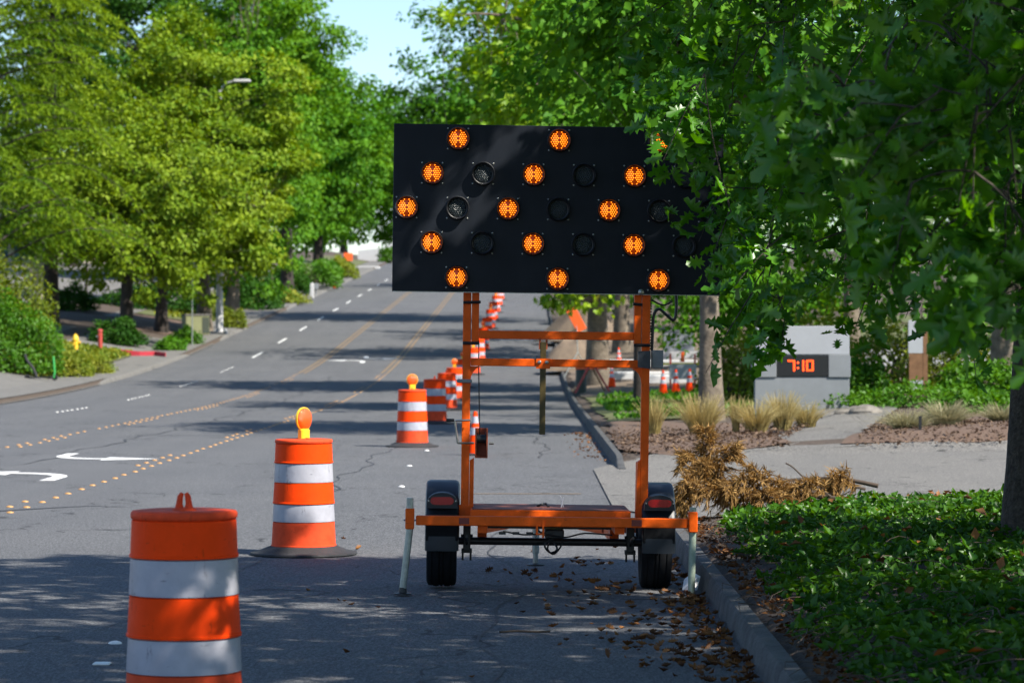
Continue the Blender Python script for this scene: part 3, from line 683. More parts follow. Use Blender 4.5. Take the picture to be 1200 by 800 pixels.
# control boxes and cable on the right post
part(MB().add([(.605, MY-.085, 1.668), (.697, MY-.085, 1.655), (.697, MY-.031, 1.655), (.605, MY-.046, 1.668), (.605, MY-.085, 1.785), (.697, MY-.085, 1.790), (.697, MY-.031, 1.79), (.605, MY-.046, 1.785)], [(3, 2, 1, 0), (4, 5, 6, 7), (0, 1, 5, 4), (1, 2, 6, 5), (2, 3, 7, 6), (3, 0, 4, 7)]), 'control_box', 'dark_box')
part(MB().box(.708, .795, MY-.05, MY+.06, 1.66, 1.795, .004), 'battery_box', 'grey_box')
def spline(pts, n=6):
    P = [Vector(p) for p in pts]; Q = []
    for i in range(len(P)-1):
        a, b = P[i], P[i+1]; p0 = P[max(0, i-1)]; p3 = P[min(len(P)-1, i+2)]
        for t in range(n):
            f = t/n; Q.append(.5*((2*a)+(b-p0)*f+(2*p0-5*a+4*b-p3)*f*f+(3*a-p0-3*b+p3)*f**3))
    return Q+[P[-1]]
part(MB().tube(spline([(.885, MY, 2.24), (.89, MY, 2.10), (.872, MY, 2.02), (.82, MY, 2.055), (.76, MY, 2.10), (.722, MY, 2.05), (.715, MY, 1.90), (.712, MY, 1.79)]), .011, 8), 'power_cable', 'steel_black', tr, 60)
part(MB().tube(spline([(.70, MY, 2.17), (.79, MY, 2.13), (.86, MY, 2.16)]), .007, 6), 'signal_cable', 'steel_black', tr, 60)
# bits lying on the deck
part(MB().tube(spline([(-.09, .55, .622), (-.06, .52, .635), (-.03, .56, .64), (-.01, .5, .62)]), .010, 6), 'rubber_strap', 'steel_black', dk, 60)
part(MB().tube([(.085, .5, .617), (.10, .5, .69)], .004, 5).tube([(.10, .52, .617), (.078, .52, .70)], .004, 5), 'cable_tie', 'sheet_white', dk)
# the panel
BZ = 2.825; BY = MY-.10
pn = empty('display_panel', (0, BY, BZ), radians(2.2)); pn.parent = tr
part(MB().box(-1.222, 1.222, 0., .03, -.617, .617, .003), 'panel_sheet', 'board_black', pn)
part(MB().box(-1.222, 1.222, .002, .032, -.6225, -.6175), 'edge_trim', 'galvanised', pn)
part(MB().box(-1.16, 1.16, .031, .075, -.30, -.24).box(-1.16, 1.16, .031, .075, .24, .30).box(-1.2, -1.15, .031, .06, -.58, .58).box(1.15, 1.2, .031, .06, -.58, .58), 'back_frame', O, pn)
part(MB().lathe([(.022, -.004), (.022, .004), (.01, .010)], 12, (.622, -.002, -.602), 'y'), 'bolt', 'bolt', pn)
LD = []
for i in range(-4, 5):
    for j in range(-4, 5):
        x = (i+.5*(j % 2))*.0165; z = j*.0143
        if x*x+z*z < .0605**2 and not (abs(x) < .0095 and abs(z) > .020) and x*x+z*z > .008**2: LD.append((x, z))
def lamp(x, z, on):
    r = empty('lamp', (x, 0, z)); r.parent = pn
    part(MB().lathe([(.090, 0.), (.090, .004), (.086, .008), (.084, .052), (.081, .056), (.077, .052), (.074, .020), (.068, .016), (.0, .016)], 28, (0, 0, 0), 'y'), 'hood', 'hood_black', r, 40)
    part(MB().lathe([(.0665, .0165), (.06, .022), (.03, .027), (.0, .028)], 28, (0, 0, 0), 'y'), 'lens', 'amber_face' if on else 'lens_dark', r, 60)
    m = MB()
    for (a, b) in LD:
        h = .0285-.0115*((a*a+b*b)/.0665**2); m.lathe([(.0055, h-.004), (.0052, h+.001), (.003, h+.0032), (.0, h+.0036)], 6, (a, 0, b), 'y')
    part(m, 'led_cluster', 'amber_on' if on else 'led_cell', r, 60)
    sc = MB()
    for (a, b) in ((.075, .075), (-.075, .075), (.075, -.075), (-.075, -.075)): sc.lathe([(.007, 0), (.007, .004), (.003, .006)], 6, (a, 0, b), 'y')
    part(sc, 'screw', 'bolt', r)['kind'] = 'stuff'
    return r
protos = {}
def put_lamp(x, z, on):
    if on not in protos: protos[on] = lamp(x, z, on); return
    c = copy_tree(protos[on], pn); c.location = (x, 0, z)
PX = .374
for (z, xs, lit) in ((.512, (-2, 0, 2), (-2, 0, 2)), (.256, (-2.5, -1.5, -.5, .5, 1.5, 2.5), (-2.5, -.5, 1.5)), (0., (-3, -2, -1, 0, 1, 2, 3), (-3, -1, 1)),
                     (-.256, (-2.5, -1.5, -.5, .5, 1.5, 2.5), (-2.5, -.5, 1.5)), (-.512, (-2, 0, 2), (-2, 0, 2))):
    for k in xs: put_lamp(k*PX, z, k in lit)

for o in tr.children:
    if o.name.split('.')[0] in ('mast_post', 'slide_post', 'lock_rack', 'slide_crossbar', 'mast_crossbar', 'lock_bar', 'winch_frame', 'winch_cable', 'latch_handle', 'control_box', 'battery_box', 'power_cable', 'signal_cable', 'display_panel'): o.location.x += .032
    if o.name.split('.')[0] in ('rear_bar', 'reflector', 'plate_bracket'): o.location.z += .014
# ------------------------------------------------------------------ right-hand street things
# monument sign with a clock
sx0 = at(938, 63.); SY = 63.; sgz = G(sx0, SY)
ms = empty('monument_sign', (sx0, SY, sgz-.09), radians(-2)); tag(ms, 'grey block monument sign with a black display showing red clock digits', 'sign')
part(MB().box(-.98, 1.02, -.25, .25, .02, .22, .01), 'plinth', 'sign_grey', ms)
part(MB().box(-.97, 1.01, -.24, .24, .224, .80, .008), 'lower_block', 'sign_grey', ms)
part(MB().box(-1.03, -.52, -.27, .27, .804, 1.28, .008), 'middle_block', 'sign_grey', ms)
part(MB().box(.57, 1.03, -.27, .27, .804, 1.28, .008), 'middle_block', 'sign_grey', ms)
part(MB().box(-.518, .568, -.20, .25, .806, 1.278), 'middle_core', 'sign_grey', ms)
part(MB().box(-.93, 1.01, -.23, .23, 1.284, 1.88, .008), 'upper_block', 'sign_white', ms)
dp = part(MB().box(-.515, .565, -.262, -.205, .83, 1.265, .006), 'display', 'screen_black', ms)
SEG = {'7': 'abc', '1': 'bc', '0': 'abcdef'}
def digit(ch, x, z, w_, h_):
    s = {'a': ((x, z+h_), (x+w_, z+h_)), 'b': ((x+w_, z+h_), (x+w_, z+h_/2)), 'c': ((x+w_, z+h_/2), (x+w_, z)), 'd': ((x, z), (x+w_, z)), 'e': ((x, z), (x, z+h_/2)), 'f': ((x, z+h_/2), (x, z+h_))}
    seen = set(); m = MB()
    for c in SEG[ch]:
        (a, b), (c2, d) = s[c]
        for k in range(4):
            p = (round(a+(c2-a)*k/3, 3), round(b+(d-b)*k/3, 3))
            if p in seen: continue
            seen.add(p); m.lathe([(.0175, 0), (.015, .008), (.0, .010)], 8, (p[0], -.263, p[1]), 'y')
    part(m, 'digit', 'digit', dp)
digit('7', -.27, .95, .12, .20); digit('1', -.07, .95, .11, .20); digit('0', .12, .95, .12, .20)
part(MB().lathe([(.02, 0), (.0, .01)], 8, (-.07, -.263, 1.00), 'y').lathe([(.02, 0), (.0, .01)], 8, (-.07, -.263, 1.11), 'y'), 'colon', 'digit', dp)
# white plan board on posts
px_, py_ = at(1073, 66), 66.
pb = empty('notice_board', (px_, py_, G(px_, py_))); tag(pb, 'narrow notice board, white above and brown below, on two wooden posts', 'sign')
part(MB().box(-.17, .15, -.02, .02, 1.05, 1.78, .004), 'panel', 'sign_white', pb); part(MB().box(-.15, .15, -.018, .018, .46, 1.046), 'panel', 'wood_post', pb); part(MB().box(-.13, .15, -.02, .02, .24, .456), 'panel', 'sign_white', pb)
part(MB().box(.16, .26, .0, .09, -.05, 1.72), 'post', 'wood_post', pb); part(MB().box(-.11, -.02, .03, .11, -.05, .9), 'post', 'wood_post', pb)
# path light peg
q = empty('path_marker', (at(1078, 46.8), 46.8, G(at(1078, 46.8), 46.8)+.05)); tag(q, 'short black peg standing in the mulch by grey grass', 'peg')
part(MB().box(-.022, .022, -.022, .022, -.05, .22, .004), 'peg', 'steel_black', q); part(MB().box(-.026, .026, -.026, .026, .222, .235), 'cap', 'steel_black', q)
# works: cabinet, barricade, folded sign, plates, posts
x, y = at(795, 122), 122.
cb = empty('utility_cabinet', (x, y, G(x, y))); tag(cb, 'low grey metal utility cabinet behind the cones, with a lighter slab below', 'cabinet')
part(MB().box(-.62, .62, -.35, .35, .35, 1.15, .02), 'body', 'grey_box', cb); part(MB().box(-.66, .66, -.38, .38, 1.155, 1.20), 'lid', 'sign_white', cb); part(MB().box(-.8, .8, -.5, .5, -.1, .345), 'slab', 'wall_grey', cb)
x, y = at(693, 92), 92.
ba = empty('a_frame_barricade', (x, y, G(x, y)+.04), radians(10)); tag(ba, 'red A-frame barricade with crossed legs on the dirt verge', 'barricade')
for s in (-1, 1):
    part(MB().tube([(-.55*s, -.22, 0), (.05*s, .0, 1.05)], .035, 6), 'leg', 'pipe_red', ba); part(MB().tube([(.5*s, .25, 0), (-.1*s, .0, 1.0)], .03, 6), 'leg', 'wood_post', ba)
part(MB().box(-.5, .5, -.02, .02, .72, .86), 'rail', 'sign_orange', ba)
x, y = at(677, 110), 110.
fs = empty('folded_sign', (x, y, G(x, y)+.02)); tag(fs, 'tilted orange roll-up work sign leaning on a stand', 'sign')
p = part(MB().box(-.19, .19, -.015, .015, -.46, .46, .01), 'panel', 'sign_orange', fs); p.location = (-.05, 0, 2.1); p.rotation_euler = (.1, radians(-28), 0)
for s in (-1, 1): part(MB().tube([(s*.5, s*.3, 0), (0, 0, .9)], .02, 6), 'leg', 'galvanised', fs)
part(MB().tube([(0, .02, .85), (-.05, .02, 2.1)], .02, 6), 'stem', 'galvanised', fs)
for (pxx, yy, h, lab) in ((681, 93., 1.0, 'short dark green bollard tube beside the A-frame barricade'), (707, 112., 1.9, 'pale blue-grey pipe standing beside the sycamore trunk')):
    x = at(pxx, yy); o = MB().lathe([(.17, -.1), (.17, h-.05), (.15, h), (.0, h+.01)], 18).build('standpipe', 'cabinet_dark' if h < 1.5 else 'wall_grey', None, 40); o.location = (x, yy, G(x, yy)); tag(o, lab, 'pipe')
for (pxx, yy, wx, lab) in ((735, 104., 1.5, 'flat white steel plate lying on the works area by the barricade'), (752, 116., 2.1, 'long pale slab stacked behind the dark trunk'), (775, 98., .9, 'white wrapped bundle lying behind the row of cones')):
    x = at(pxx, yy); o = MB().box(-wx, wx, -.8, .8, 0., .28, .03).build('slab', 'white_paint'); o.location = (x, yy, G(x, yy)+.03); tag(o, lab, 'slab')
x, y = at(800, 88), 88.
wb = empty('white_board_sign', (x, y, G(x, y))); tag(wb, 'small white board on legs behind the row of cones', 'sign')
part(MB().box(-.40, .40, -.02, .02, .40, .84, .006), 'panel', 'sign_white', wb)
for s in (-1, 1): part(MB().box(s*.36-.03, s*.36+.03, .021, .06, -.05, 1.15), 'leg', 'pipe_red', wb)
part(MB().box(-.05, .05, -.02, .02, .9, 1.2), 'lamp_stub', 'sign_orange', wb)
tp = MB().box(at(775, 92), at(860, 92), -.01, .01, 0, .07).build('caution_tape', 'tape_yellow'); tp.location = (0, 92., G(4, 92)+.78); tag(tp, 'yellow caution tape strung behind the cones to the maple', 'tape')
# dirt heap
def mound(name, x, y, rx, ry, h, m, lab, cat, seed):
    rng = random.Random(seed); mb = MB(); R, n = 9, 26
    for r in range(R):
        t = r/(R-1)
        for k in range(n):
            a = 2*pi*k/n; rr = (1-t)*(1+.12*sin(3*a+seed)+.08*sin(7*a))
            mb.v.append((rx*rr*cos(a), ry*rr*sin(a), h*(1-(1-t)**1.6)*(1+rng.uniform(-.12, .12))-.05*(1-t)))
    mb.f = [(r*n+k, r*n+(k+1) % n, (r+1)*n+(k+1) % n, (r+1)*n+k) for r in range(R-1) for k in range(n)]+[tuple(range((R-1)*n, R*n))]
    o = mb.build(name, m, None, 50); o.location = (x, y, G(x, y)); tag(o, lab, cat); return o
mound('dirt_heap', at(655, 118)+.7, 118., 1.5, 2.2, 1.5, 'dirt', 'heap of dug brown earth beside the right kerb', 'heap', 3)
mound('dirt_heap', at(672, 145)+.6, 145., 2.2, 3., 1.7, 'dirt', 'paler earth bank behind the dug heap and folded sign', 'heap', 5)
# stones at the sign's foot
rng = random.Random(5)
for k, (pxx, sz) in enumerate(((988, .16), (1003, .20), (1014, .24), (998, .12), (1020, .15))):
    yy = 58.5+rng.uniform(-.6, .6); x = at(pxx, yy); mb = MB(); prof = []
    for r in range(6):
        for j in range(10):
            a = 2*pi*j/10; t = r/5; rad = sz*sqrt(max(0, 1-(t*1.0)**2)+.02)*(1+rng.uniform(-.15, .15)); mb.v.append((rad*cos(a)*1.4, rad*sin(a), sz*.9*t))
    mb.f = [(r*10+j, r*10+(j+1) % 10, (r+1)*10+(j+1) % 10, (r+1)*10+j) for r in range(5) for j in range(10)]+[tuple(range(50, 60))]
    o = mb.build('rock', 'stone', None, 40); o.location = (x, yy, G(x, yy)-.02); tag(o, 'weathered rock lying at the foot of the clock sign', 'rock', 'rocks by the clock sign')

# ------------------------------------------------------------------ grasses
def grass_clump(name, lab, x, y, h, r, n, m, droop, seed, grp, cat='grass'):
    rng = np.random.default_rng(seed); z = G(x, y)+.03
    pos = []; faces = []; tint = []; b = 0
    for i in range(n):
        a = rng.random()*2*pi; rr = r*.35*sqrt(rng.random()); L = h*(.55+.5*rng.random()); lean = (.10+.5*rng.random()**1.5)*droop*(r/h)*1.6
        a2 = a+rng.normal()*.5; dx, dy = cos(a2), sin(a2); wd = .006+.006*rng.random(); tt = rng.random()
        for s in range(5):
            t = s/4; q = np.array((x+rr*cos(a)+dx*lean*L*t**1.8, y+rr*sin(a)+dy*lean*L*t**1.8, z+L*(t-.30*lean*t*t*1.0)))
            ww = wd*(1-t*.85); pos.append(q+np.array((-dy, dx, 0))*ww if abs(dy) > .5 else q+np.array((ww, 0, 0))); pos.append(q-np.array((-dy, dx, 0))*ww if abs(dy) > .5 else q-np.array((ww, 0, 0)))
            tint += [min(1, tt*.55+.55*t)]*2
        for s in range(4): faces.append((b+2*s, b+2*s+1, b+2*s+3, b+2*s+2))
        b += 10
    me = bpy.data.meshes.new(name); me.from_pydata([tuple(p) for p in pos], [], faces); me.update()
    at_ = me.attributes.new('tint', 'FLOAT', 'POINT'); at_.data.foreach_set('value', np.array(tint, np.float32))
    me.polygons.foreach_set('use_smooth', [True]*len(faces))
    o = link_mesh(name, me, m); tag(o, lab, cat, grp); return o
GG = 'feather grass clumps by the driveway'
for (pxx, yy, h, r, n, lab) in ((766, 51.5, .75, .26, 420, 'straw coloured feather grass tuft just right of the trailer mast'), (822, 50.5, .80, .48, 800, 'wide blond feather grass tuft in front of the maple trunk'),
        (862, 50.2, .70, .14, 200, 'thin upright feather grass wisp between two wider tufts'), (886, 50.0, .62, .40, 640, 'blond feather grass tuft at the left foot of the clock sign'), (917, 51.0, .72, .34, 560, 'greenish blond feather grass tuft in front of the clock sign'), (945, 52., .5, .36, 400, 'low dull feather grass tuft below the clock display')):
    grass_clump('feather_grass', lab, at(pxx, yy), yy, h, r*1.15, int(n*.62), 'straw', 1.5, int(pxx), GG)
for (pxx, yy, h, r, n, lab) in ((1062, 47.6, .42, .5, 700, 'grey-green mounded grass tuft beside the black peg'), (1108, 48.2, .50, .46, 700, 'pale fluffy mounded grass tuft right of the black peg'), (1172, 48.5, .40, .36, 500, 'brownish mounded grass tuft near the oak trunk')):
    grass_clump('mound_grass', lab, at(pxx, yy), yy, h, r, n, 'greystraw', 2.2, int(pxx), GG)

# ------------------------------------------------------------------ foliage
def unit(rng, n):
    v = rng.normal(size=(n, 3)); return v/np.linalg.norm(v, axis=1, keepdims=True)
def project(P):   # photo pixel of world points
    d = P[:, 1]; return VPX+P[:, 0]*F/np.maximum(d, .1), 400-(P[:, 2]-CH)*F/np.maximum(d, .1)
def inside(px, py, poly):
    ins = np.zeros(len(px), bool); n = len(poly); j = n-1
    for i in range(n):
        xi, yi = poly[i]; xj, yj = poly[j]
        c = ((yi > py) != (yj > py)) & (px < (xj-xi)*(py-yi)/(yj-yi+1e-9)+xi); ins ^= c; j = i
    return ins
def trunk_mesh(base, top, r0, r1, lean, seed, n=14, flare=1.35, ridges=0):
    rng = random.Random(seed); mb = MB(); R = 12 if not ridges else 40; nn = n
    for i in range(R+1):
        t = i/R; z = base[2]-.15+(top-base[2]+.15)*t; r = (r0+(r1-r0)*t)*(1+(flare-1)*exp(-t*9)); cx = base[0]+lean[0]*t+.06*sin(3*t+seed); cy = base[1]+lean[1]*t
        for k in range(nn):
            a = 2*pi*k/nn; q = 1+.06*sin(3*a+seed+2*t)+.03*sin(5*a-4*t)
            if ridges: q += .055*abs(sin(ridges*a+.9*sin(z*5+3*a)+.5*sin(z*13)))+.02*rng.uniform(-1, 1)
            mb.v.append((cx+r*q*cos(a), cy+r*q*sin(a), z))
    mb.f = [(i*nn+k, i*nn+(k+1) % nn, (i+1)*nn+(k+1) % nn, (i+1)*nn+k) for i in range(R) for k in range(nn)]
    return mb
def bent(a, b, sag, rng, n=5):
    a = Vector(a); b = Vector(b); L = (b-a).length; o = []
    off = Vector((rng.gauss(0, 1), rng.gauss(0, 1), rng.gauss(0, 1)))*L*.06
    for i in range(n+1):
        t = i/n; o.append(a.lerp(b, t)+Vector((0, 0, sag*L*sin(pi*t)))+off*sin(pi*t))
    return o
def tree(name, lab, x, y, h, cz, rad, tr_r, leaf, n_cl, per, size, tmpl=T_RHOMB, bark='bark_dark', seed=1, cl_r=.9, lean=(0, 0), grp=None, cx=0., cy=0., poly=None, shell=.5, zg=None, limbs=14, keep=None):
    """tapered trunk with limbs and a crown of leaf clumps; rad = crown radii; cz = crown centre height above the foot"""
    rng = np.random.default_rng(seed); pr = random.Random(seed); z0 = G(x, y) if zg is None else zg
    root = empty(name, (x, y, z0)); tag(root, lab, 'tree', grp)
    C = np.array((x+cx, y+cy, z0+cz)); u = unit(rng, n_cl*3); r = rng.random(n_cl*3)**shell
    lump = 1+.16*np.sin(u[:, 0]*5+seed)+.13*np.sin(u[:, 2]*6+u[:, 1]*4+seed*2)+.10*np.sin(u[:, 1]*9+seed)
    taper = np.where(u[:, 2] > 0, 1-.25*u[:, 2]**2, 1-.12*u[:, 2]**2)
    P = u*(r*lump)[:, None]*np.array(rad)*np.stack([taper, taper, np.ones_like(taper)], 1)+C
    if poly is not None:
        px, py = project(P); P = P[inside(px, py, poly)]
    if keep is not None: P = P[keep(P)]
    P = P[P[:, 2] > z0+1.6][:n_cl]
    top = z0+cz+rad[2]*.55
    mb = trunk_mesh((x, y, z0), top, tr_r, tr_r*.28, lean, seed)
    inv = Vector((x, y, z0))
    nl = min(limbs, len(P)); idx = rng.choice(len(P), nl, replace=False); tips = []
    for k in idx:
        p = P[k]; t = min(.9, max(.22, (p[2]-z0-.25*np.linalg.norm(p[:2]-np.array((x, y))))/(top-z0+1e-6))); a = (x+lean[0]*t, y+lean[1]*t, z0+(top-z0)*t)
        b = bent(a, p, .10, pr); rr = tr_r*(.50-.25*t); mb.tube(b, [rr*(1-.85*i/5) for i in range(6)], 6, False); tips += [(q, rr*(1-.85*i/5)) for i, q in enumerate(b) if i > 1]
    TP = np.array([tuple(q) for q, _ in tips])
    for k in range(0, len(P), 1):
        d = np.linalg.norm(TP-P[k], axis=1); j = int(d.argmin())
        if d[j] > .3: mb.tube(bent(TP[j], P[k], .05, pr, 3), [tips[j][1]*.45, tips[j][1]*.32, tips[j][1]*.2, .012], 4, False)
    o = mb.build('trunk', bark, root, 60); o.matrix_parent_inverse = Matrix.Translation(-inv)
    N = len(P)*per; ci = np.repeat(np.arange(len(P)), per)
    rc = cl_r*(.65+.7*rng.random(len(P)))
    off = unit(rng, N)*(rng.random(N)**.45)[:, None]*rc[ci][:, None]*np.array((1, 1, .55)); L = P[ci]+off
    out = (L-C)/np.array(rad); out /= np.linalg.norm(out, axis=1, keepdims=True)+1e-6
    nrm = .55*out+np.array((0, 0, .75))+unit(rng, N)*.75; tip = out*.6+unit(rng, N)*.8+np.array((0, 0, -.55))
    tint = np.clip(.5*rng.random(len(P))[ci]+.5*rng.random(N), 0, 1)
    c = scatter('crown', tmpl, L, nrm, tip, size*(.7+.6*rng.random(N)), leaf, root, seed, tint); c.matrix_parent_inverse = Matrix.Translation(-inv)
    return root

def oak(name, lab, x, y, cz, rad, tr_r, n_sp, leafsize, leaf, seed, poly=None, cx=0, cy=0, extra=None, zg=None, ridges=0, per=9, limbs=22, gaps=0, lean=(0, 0), shafts=False):
    """oak with lobed leaves set along twigs"""
    rng = np.random.default_rng(seed); pr = random.Random(seed); z0 = G(x, y) if zg is None else zg
    root = empty(name, (x, y, z0)); tag(root, lab, 'tree', 'oaks on the right verge'); inv = Vector((x, y, z0))
    C = np.array((x+cx, y+cy, z0+cz)); M = n_sp*5
    u = unit(rng, M); r = rng.random(M)**.42
    lump = 1+.14*np.sin(u[:, 0]*5+seed)+.10*np.sin(u[:, 2]*6+seed*2)
    P = u*(r*lump)[:, None]*np.array(rad)+C
    P = P[(P[:, 2] > z0+1.25) & (P[:, 1]-P[:, 2]*to_sun.y/to_sun.z < 25.4)]
    if poly is not None:
        px, py = project(P); vis = (px > -50) & (px < 1260) & (py > -60) & (py < 860) & (P[:, 1] > 2)
        P = P[~vis | inside(px, py, poly)]
    if gaps:   # openings through the crown where sun shafts pass
        u1 = np.array(to_sun.cross(Vector((0, 0, 1))).normalized()); u2 = np.cross(np.array(to_sun), u1); a = P@u1; b = P@u2
        P = P[(np.sin(a*3.3+1.)+np.sin(b*2.1+.6*a)+np.sin((a-b)*4.1+2)) < gaps]
    P = P[:n_sp]
    if extra is not None: P = np.concatenate([P, np.array(extra)])
    top = z0+cz+rad[2]*.6
    mb = trunk_mesh((x, y, z0), top, tr_r, tr_r*.3, lean, seed, 72 if ridges else 20, 1.3, ridges)
    idx = rng.choice(len(P), min(limbs, len(P)), replace=False); tips = []
    for k in idx:
        p = P[k]; t = min(.9, max(.2, (p[2]-z0-.15)/(top-z0))); a = (x+lean[0]*t, y+lean[1]*t, z0+(top-z0)*t); b = bent(a, p, .06, pr); rr = tr_r*(.42-.22*t)
        mb.tube(b, [rr*(1-.88*i/5) for i in range(6)], 7, False); tips += [(q, rr*(1-.88*i/5)) for i, q in enumerate(b) if i > 0]
    TP = np.array([tuple(q) for q, _ in tips])
    for k in range(len(P)):
        d = np.linalg.norm(TP-P[k], axis=1); j = int(d.argmin())
        if k % 5 == 0 and d[j] > .25 or (extra is not None and k >= len(P)-len(extra) and d[j] > .1):
            b = bent(TP[j], P[k], .04, pr, 4); r1 = max(.007, min(.022, tips[j][1]*.5)); mb.tube(b, [r1, r1*.8, r1*.6, r1*.45, .004], 5, False)
            for i, q in enumerate(b[1:4]): tips.append((q, r1*.6))
            TP = np.concatenate([TP, np.array([tuple(q) for q in b[1:4]])])
    # sprays
    N = len(P); out = (P-C)/np.array(rad); out[:, 2] -= .25; out += rng.normal(size=(N, 3))*.55; out /= np.linalg.norm(out, axis=1, keepdims=True)
    Lt = .30+.30*rng.random(N)
    for k in range(N):
        a = P[k]; b = a+out[k]*Lt[k]; b[2] -= .06
        if k % 2 == 0: mb.tube([a, (a+b)/2+np.array((0, 0, .02)), b], [.006, .0045, .002], 3, False)
    o = mb.build('trunk', 'bark_oak', root, 60); o.matrix_parent_inverse = Matrix.Translation(-inv)
    ci = np.repeat(np.arange(N), per); t = np.tile((np.arange(per)+.6)/per, N)
    base = P[ci]+out[ci]*(Lt[ci]*t)[:, None]+rng.normal(size=(N*per, 3))*.02
    side = np.cross(out[ci], unit(rng, N*per)); side /= np.linalg.norm(side, axis=1, keepdims=True)+1e-6
    tip = side*.9+out[ci]*.55+np.array((0, 0, -.10)); nrm = np.array((0, -.35, .7))+unit(rng, N*per)*.85
    tint = np.clip(.45*rng.random(N)[ci]+.55*rng.random(N*per), 0, 1)
    lz = leafsize*(.5+.75*rng.random(N*per))
    if shafts:   # slanting openings between the leaf layers that let the sun through to the board
        ts = (base[:, 1]-22.1)/to_sun.y; bx = base[:, 0]-ts*to_sun.x; bz = base[:, 2]-ts*to_sun.z; q = bx*.77-bz*.64; v = bx*.64+bz*.77
        hole = (ts > .8) & (bx > -1.4) & (bx < 1.7) & (bz > .3) & (bz < 3.7) & (np.sin(q*5.2+.4)+.5*np.sin(q*11+1.3)+.7*np.sin(v*2.6+q*1.9+.8)+.25*np.sin(v*9+q*4) > .92)
        t2 = (base[:, 1]-18.9)/to_sun.y; b2 = base[:, 0]-t2*to_sun.x; z2 = base[:, 2]-t2*to_sun.z
        hole |= (t2 > 1.5) & (b2 > .5) & (b2 < 2.4) & (z2 > 2.) & (z2 < 4.6) & (np.sin(b2*5.1+z2*2.)+np.sin(z2*6.3-b2*3+1)+.5*np.sin(b2*13+z2*9) > -.35)
        k_ = ~hole; base, nrm, tip, tint, lz = base[k_], nrm[k_], tip[k_], tint[k_], lz[k_]
    c = scatter('crown', T_OAK, base, nrm, tip, lz, leaf, root, seed, tint, curl=1.1); c.matrix_parent_inverse = Matrix.Translation(-inv)
    return root
def pt(px, py, d): return ((px-VPX)*d/F, d, CH+(400-py)*d/F)
POLY1 = [(785, -80), (788, 30), (795, 120), (797, 150), (822, 185), (865, 215), (895, 240), (915, 262), (932, 280), (945, 295), (955, 310), (985, 305), (1010, 310), (1040, 295), (1085, 290), (1110, 305), (1150, 305), (1170, 325), (1300, 330), (1300, -80)]
sp = []
rs = random.Random(3)
for (a, b, k) in (((885, 325), (925, 372), 8), ((855, 235), (845, 248), 4), ((815, 100), (801, 130), 9), ((905, 262), (912, 290), 5), ((1010, 325), (1040, 350), 4), ((1090, 310), (1130, 360), 5)):
    for i in range(k):
        t = i/max(1, k-1); sp.append(pt(a[0]+(b[0]-a[0])*t+rs.uniform(-14, 14), a[1]+(b[1]-a[1])*t+rs.uniform(-16, 6), 19.6+rs.uniform(-.5, .5)))
oak('oak_tree', 'dark green oak with furrowed trunk rising from the ivy bank', 3.86, 22.3, 6.3, (3.9, 3.6, 5.2), .20, 2900, .15, 'leaf_oak', 11, POLY1, cx=-.4, cy=-1.6, extra=sp, ridges=13, per=10, gaps=1.2, lean=(-.2, -2.4), shafts=True)
POLY2 = [(1010, 40), (1000, 70), (1040, 110), (1080, 150), (1100, 200), (1120, 260), (1140, 300), (1170, 320), (1400, 340), (1400, -200), (1020, -200), (990, -30)]
sp2 = []
for (a, b, k, d) in (((1180, 150), (945, 85), 16, 13.0), ((1150, 110), (1000, 130), 10, 12.6), ((1190, 60), (1050, 40), 7, 13.4), ((1180, 230), (1060, 200), 10, 12.8), ((1210, 275), (1130, 245), 8, 12.8), ((1210, 315), (1165, 300), 5, 12.4)):
    for i in range(k):
        t = i/max(1, k-1); sp2.append(pt(a[0]+(b[0]-a[0])*t+rs.uniform(-14, 14), a[1]+(b[1]-a[1])*t+rs.uniform(-22, 22), d+rs.uniform(-.4, .4)))
oak('oak_tree', 'oak standing beyond the right edge, its long leafy branch reaching over the ivy', 5.3, 13.8, 6.4, (4.2, 3.7, 4.6), .22, 3200, .160, 'leaf_oak_near', 12, POLY2, extra=sp2, per=11, shafts=True, cy=-.7)
def shade_y(P): return P[:, 1]-P[:, 2]*to_sun.y/to_sun.z   # where a crown point's shadow falls along the street
def off_frame(P):   # keep the crowns of trees beyond the frame out of the lens
    ts = (P[:, 1]-12.8)/to_sun.y; bx = P[:, 0]-ts*to_sun.x; bz = P[:, 2]-ts*to_sun.z   # leave the sun a way to the long near branch
    sunny = (ts > 0) & (bx > -.4) & (bx < 4.0) & (bz > .7) & (bz < 5.2)
    px, py = project(P); return ~sunny & ((P[:, 1] < 1) | (px > 1290) | (py < -90)) & (shade_y(P) < 25.4)
GR = 'trees along the right side of the street'; GL = 'trees along the left side of the street'
T = tree
T('maple_tree', 'street maple with mottled trunk behind the feather grass', at(830, 60), 60., 11, 8.0, (4.2, 4.6, 4.6), .22, 'leaf_mid', 300, 70, .22, bark='bark_light', seed=21, grp=GR, limbs=16)
for (x_, y_, cz_, rr_, lab_, sd_) in ((6.2, 5.5, 7.2, (4.6, 4.4, 4.4), 'oak on the verge beside the viewer that shades the near drum', 13),):
    T('oak_tree', lab_, x_, y_, 13, cz_, rr_, .24, 'leaf_oak', 230 if sd_ == 13 else 110, 55, .30, bark='bark_oak', seed=sd_, cl_r=1.0, grp='oaks on the right verge', keep=off_frame)
T('maple_tree', 'slim dark trunked tree on the lawn behind the trailer mast', at(751, 80), 80., 11, 8.4, (3.6, 4.6, 4.2), .165, 'leaf_mid', 260, 70, .22, bark='bark_dark', seed=22, grp=GR)
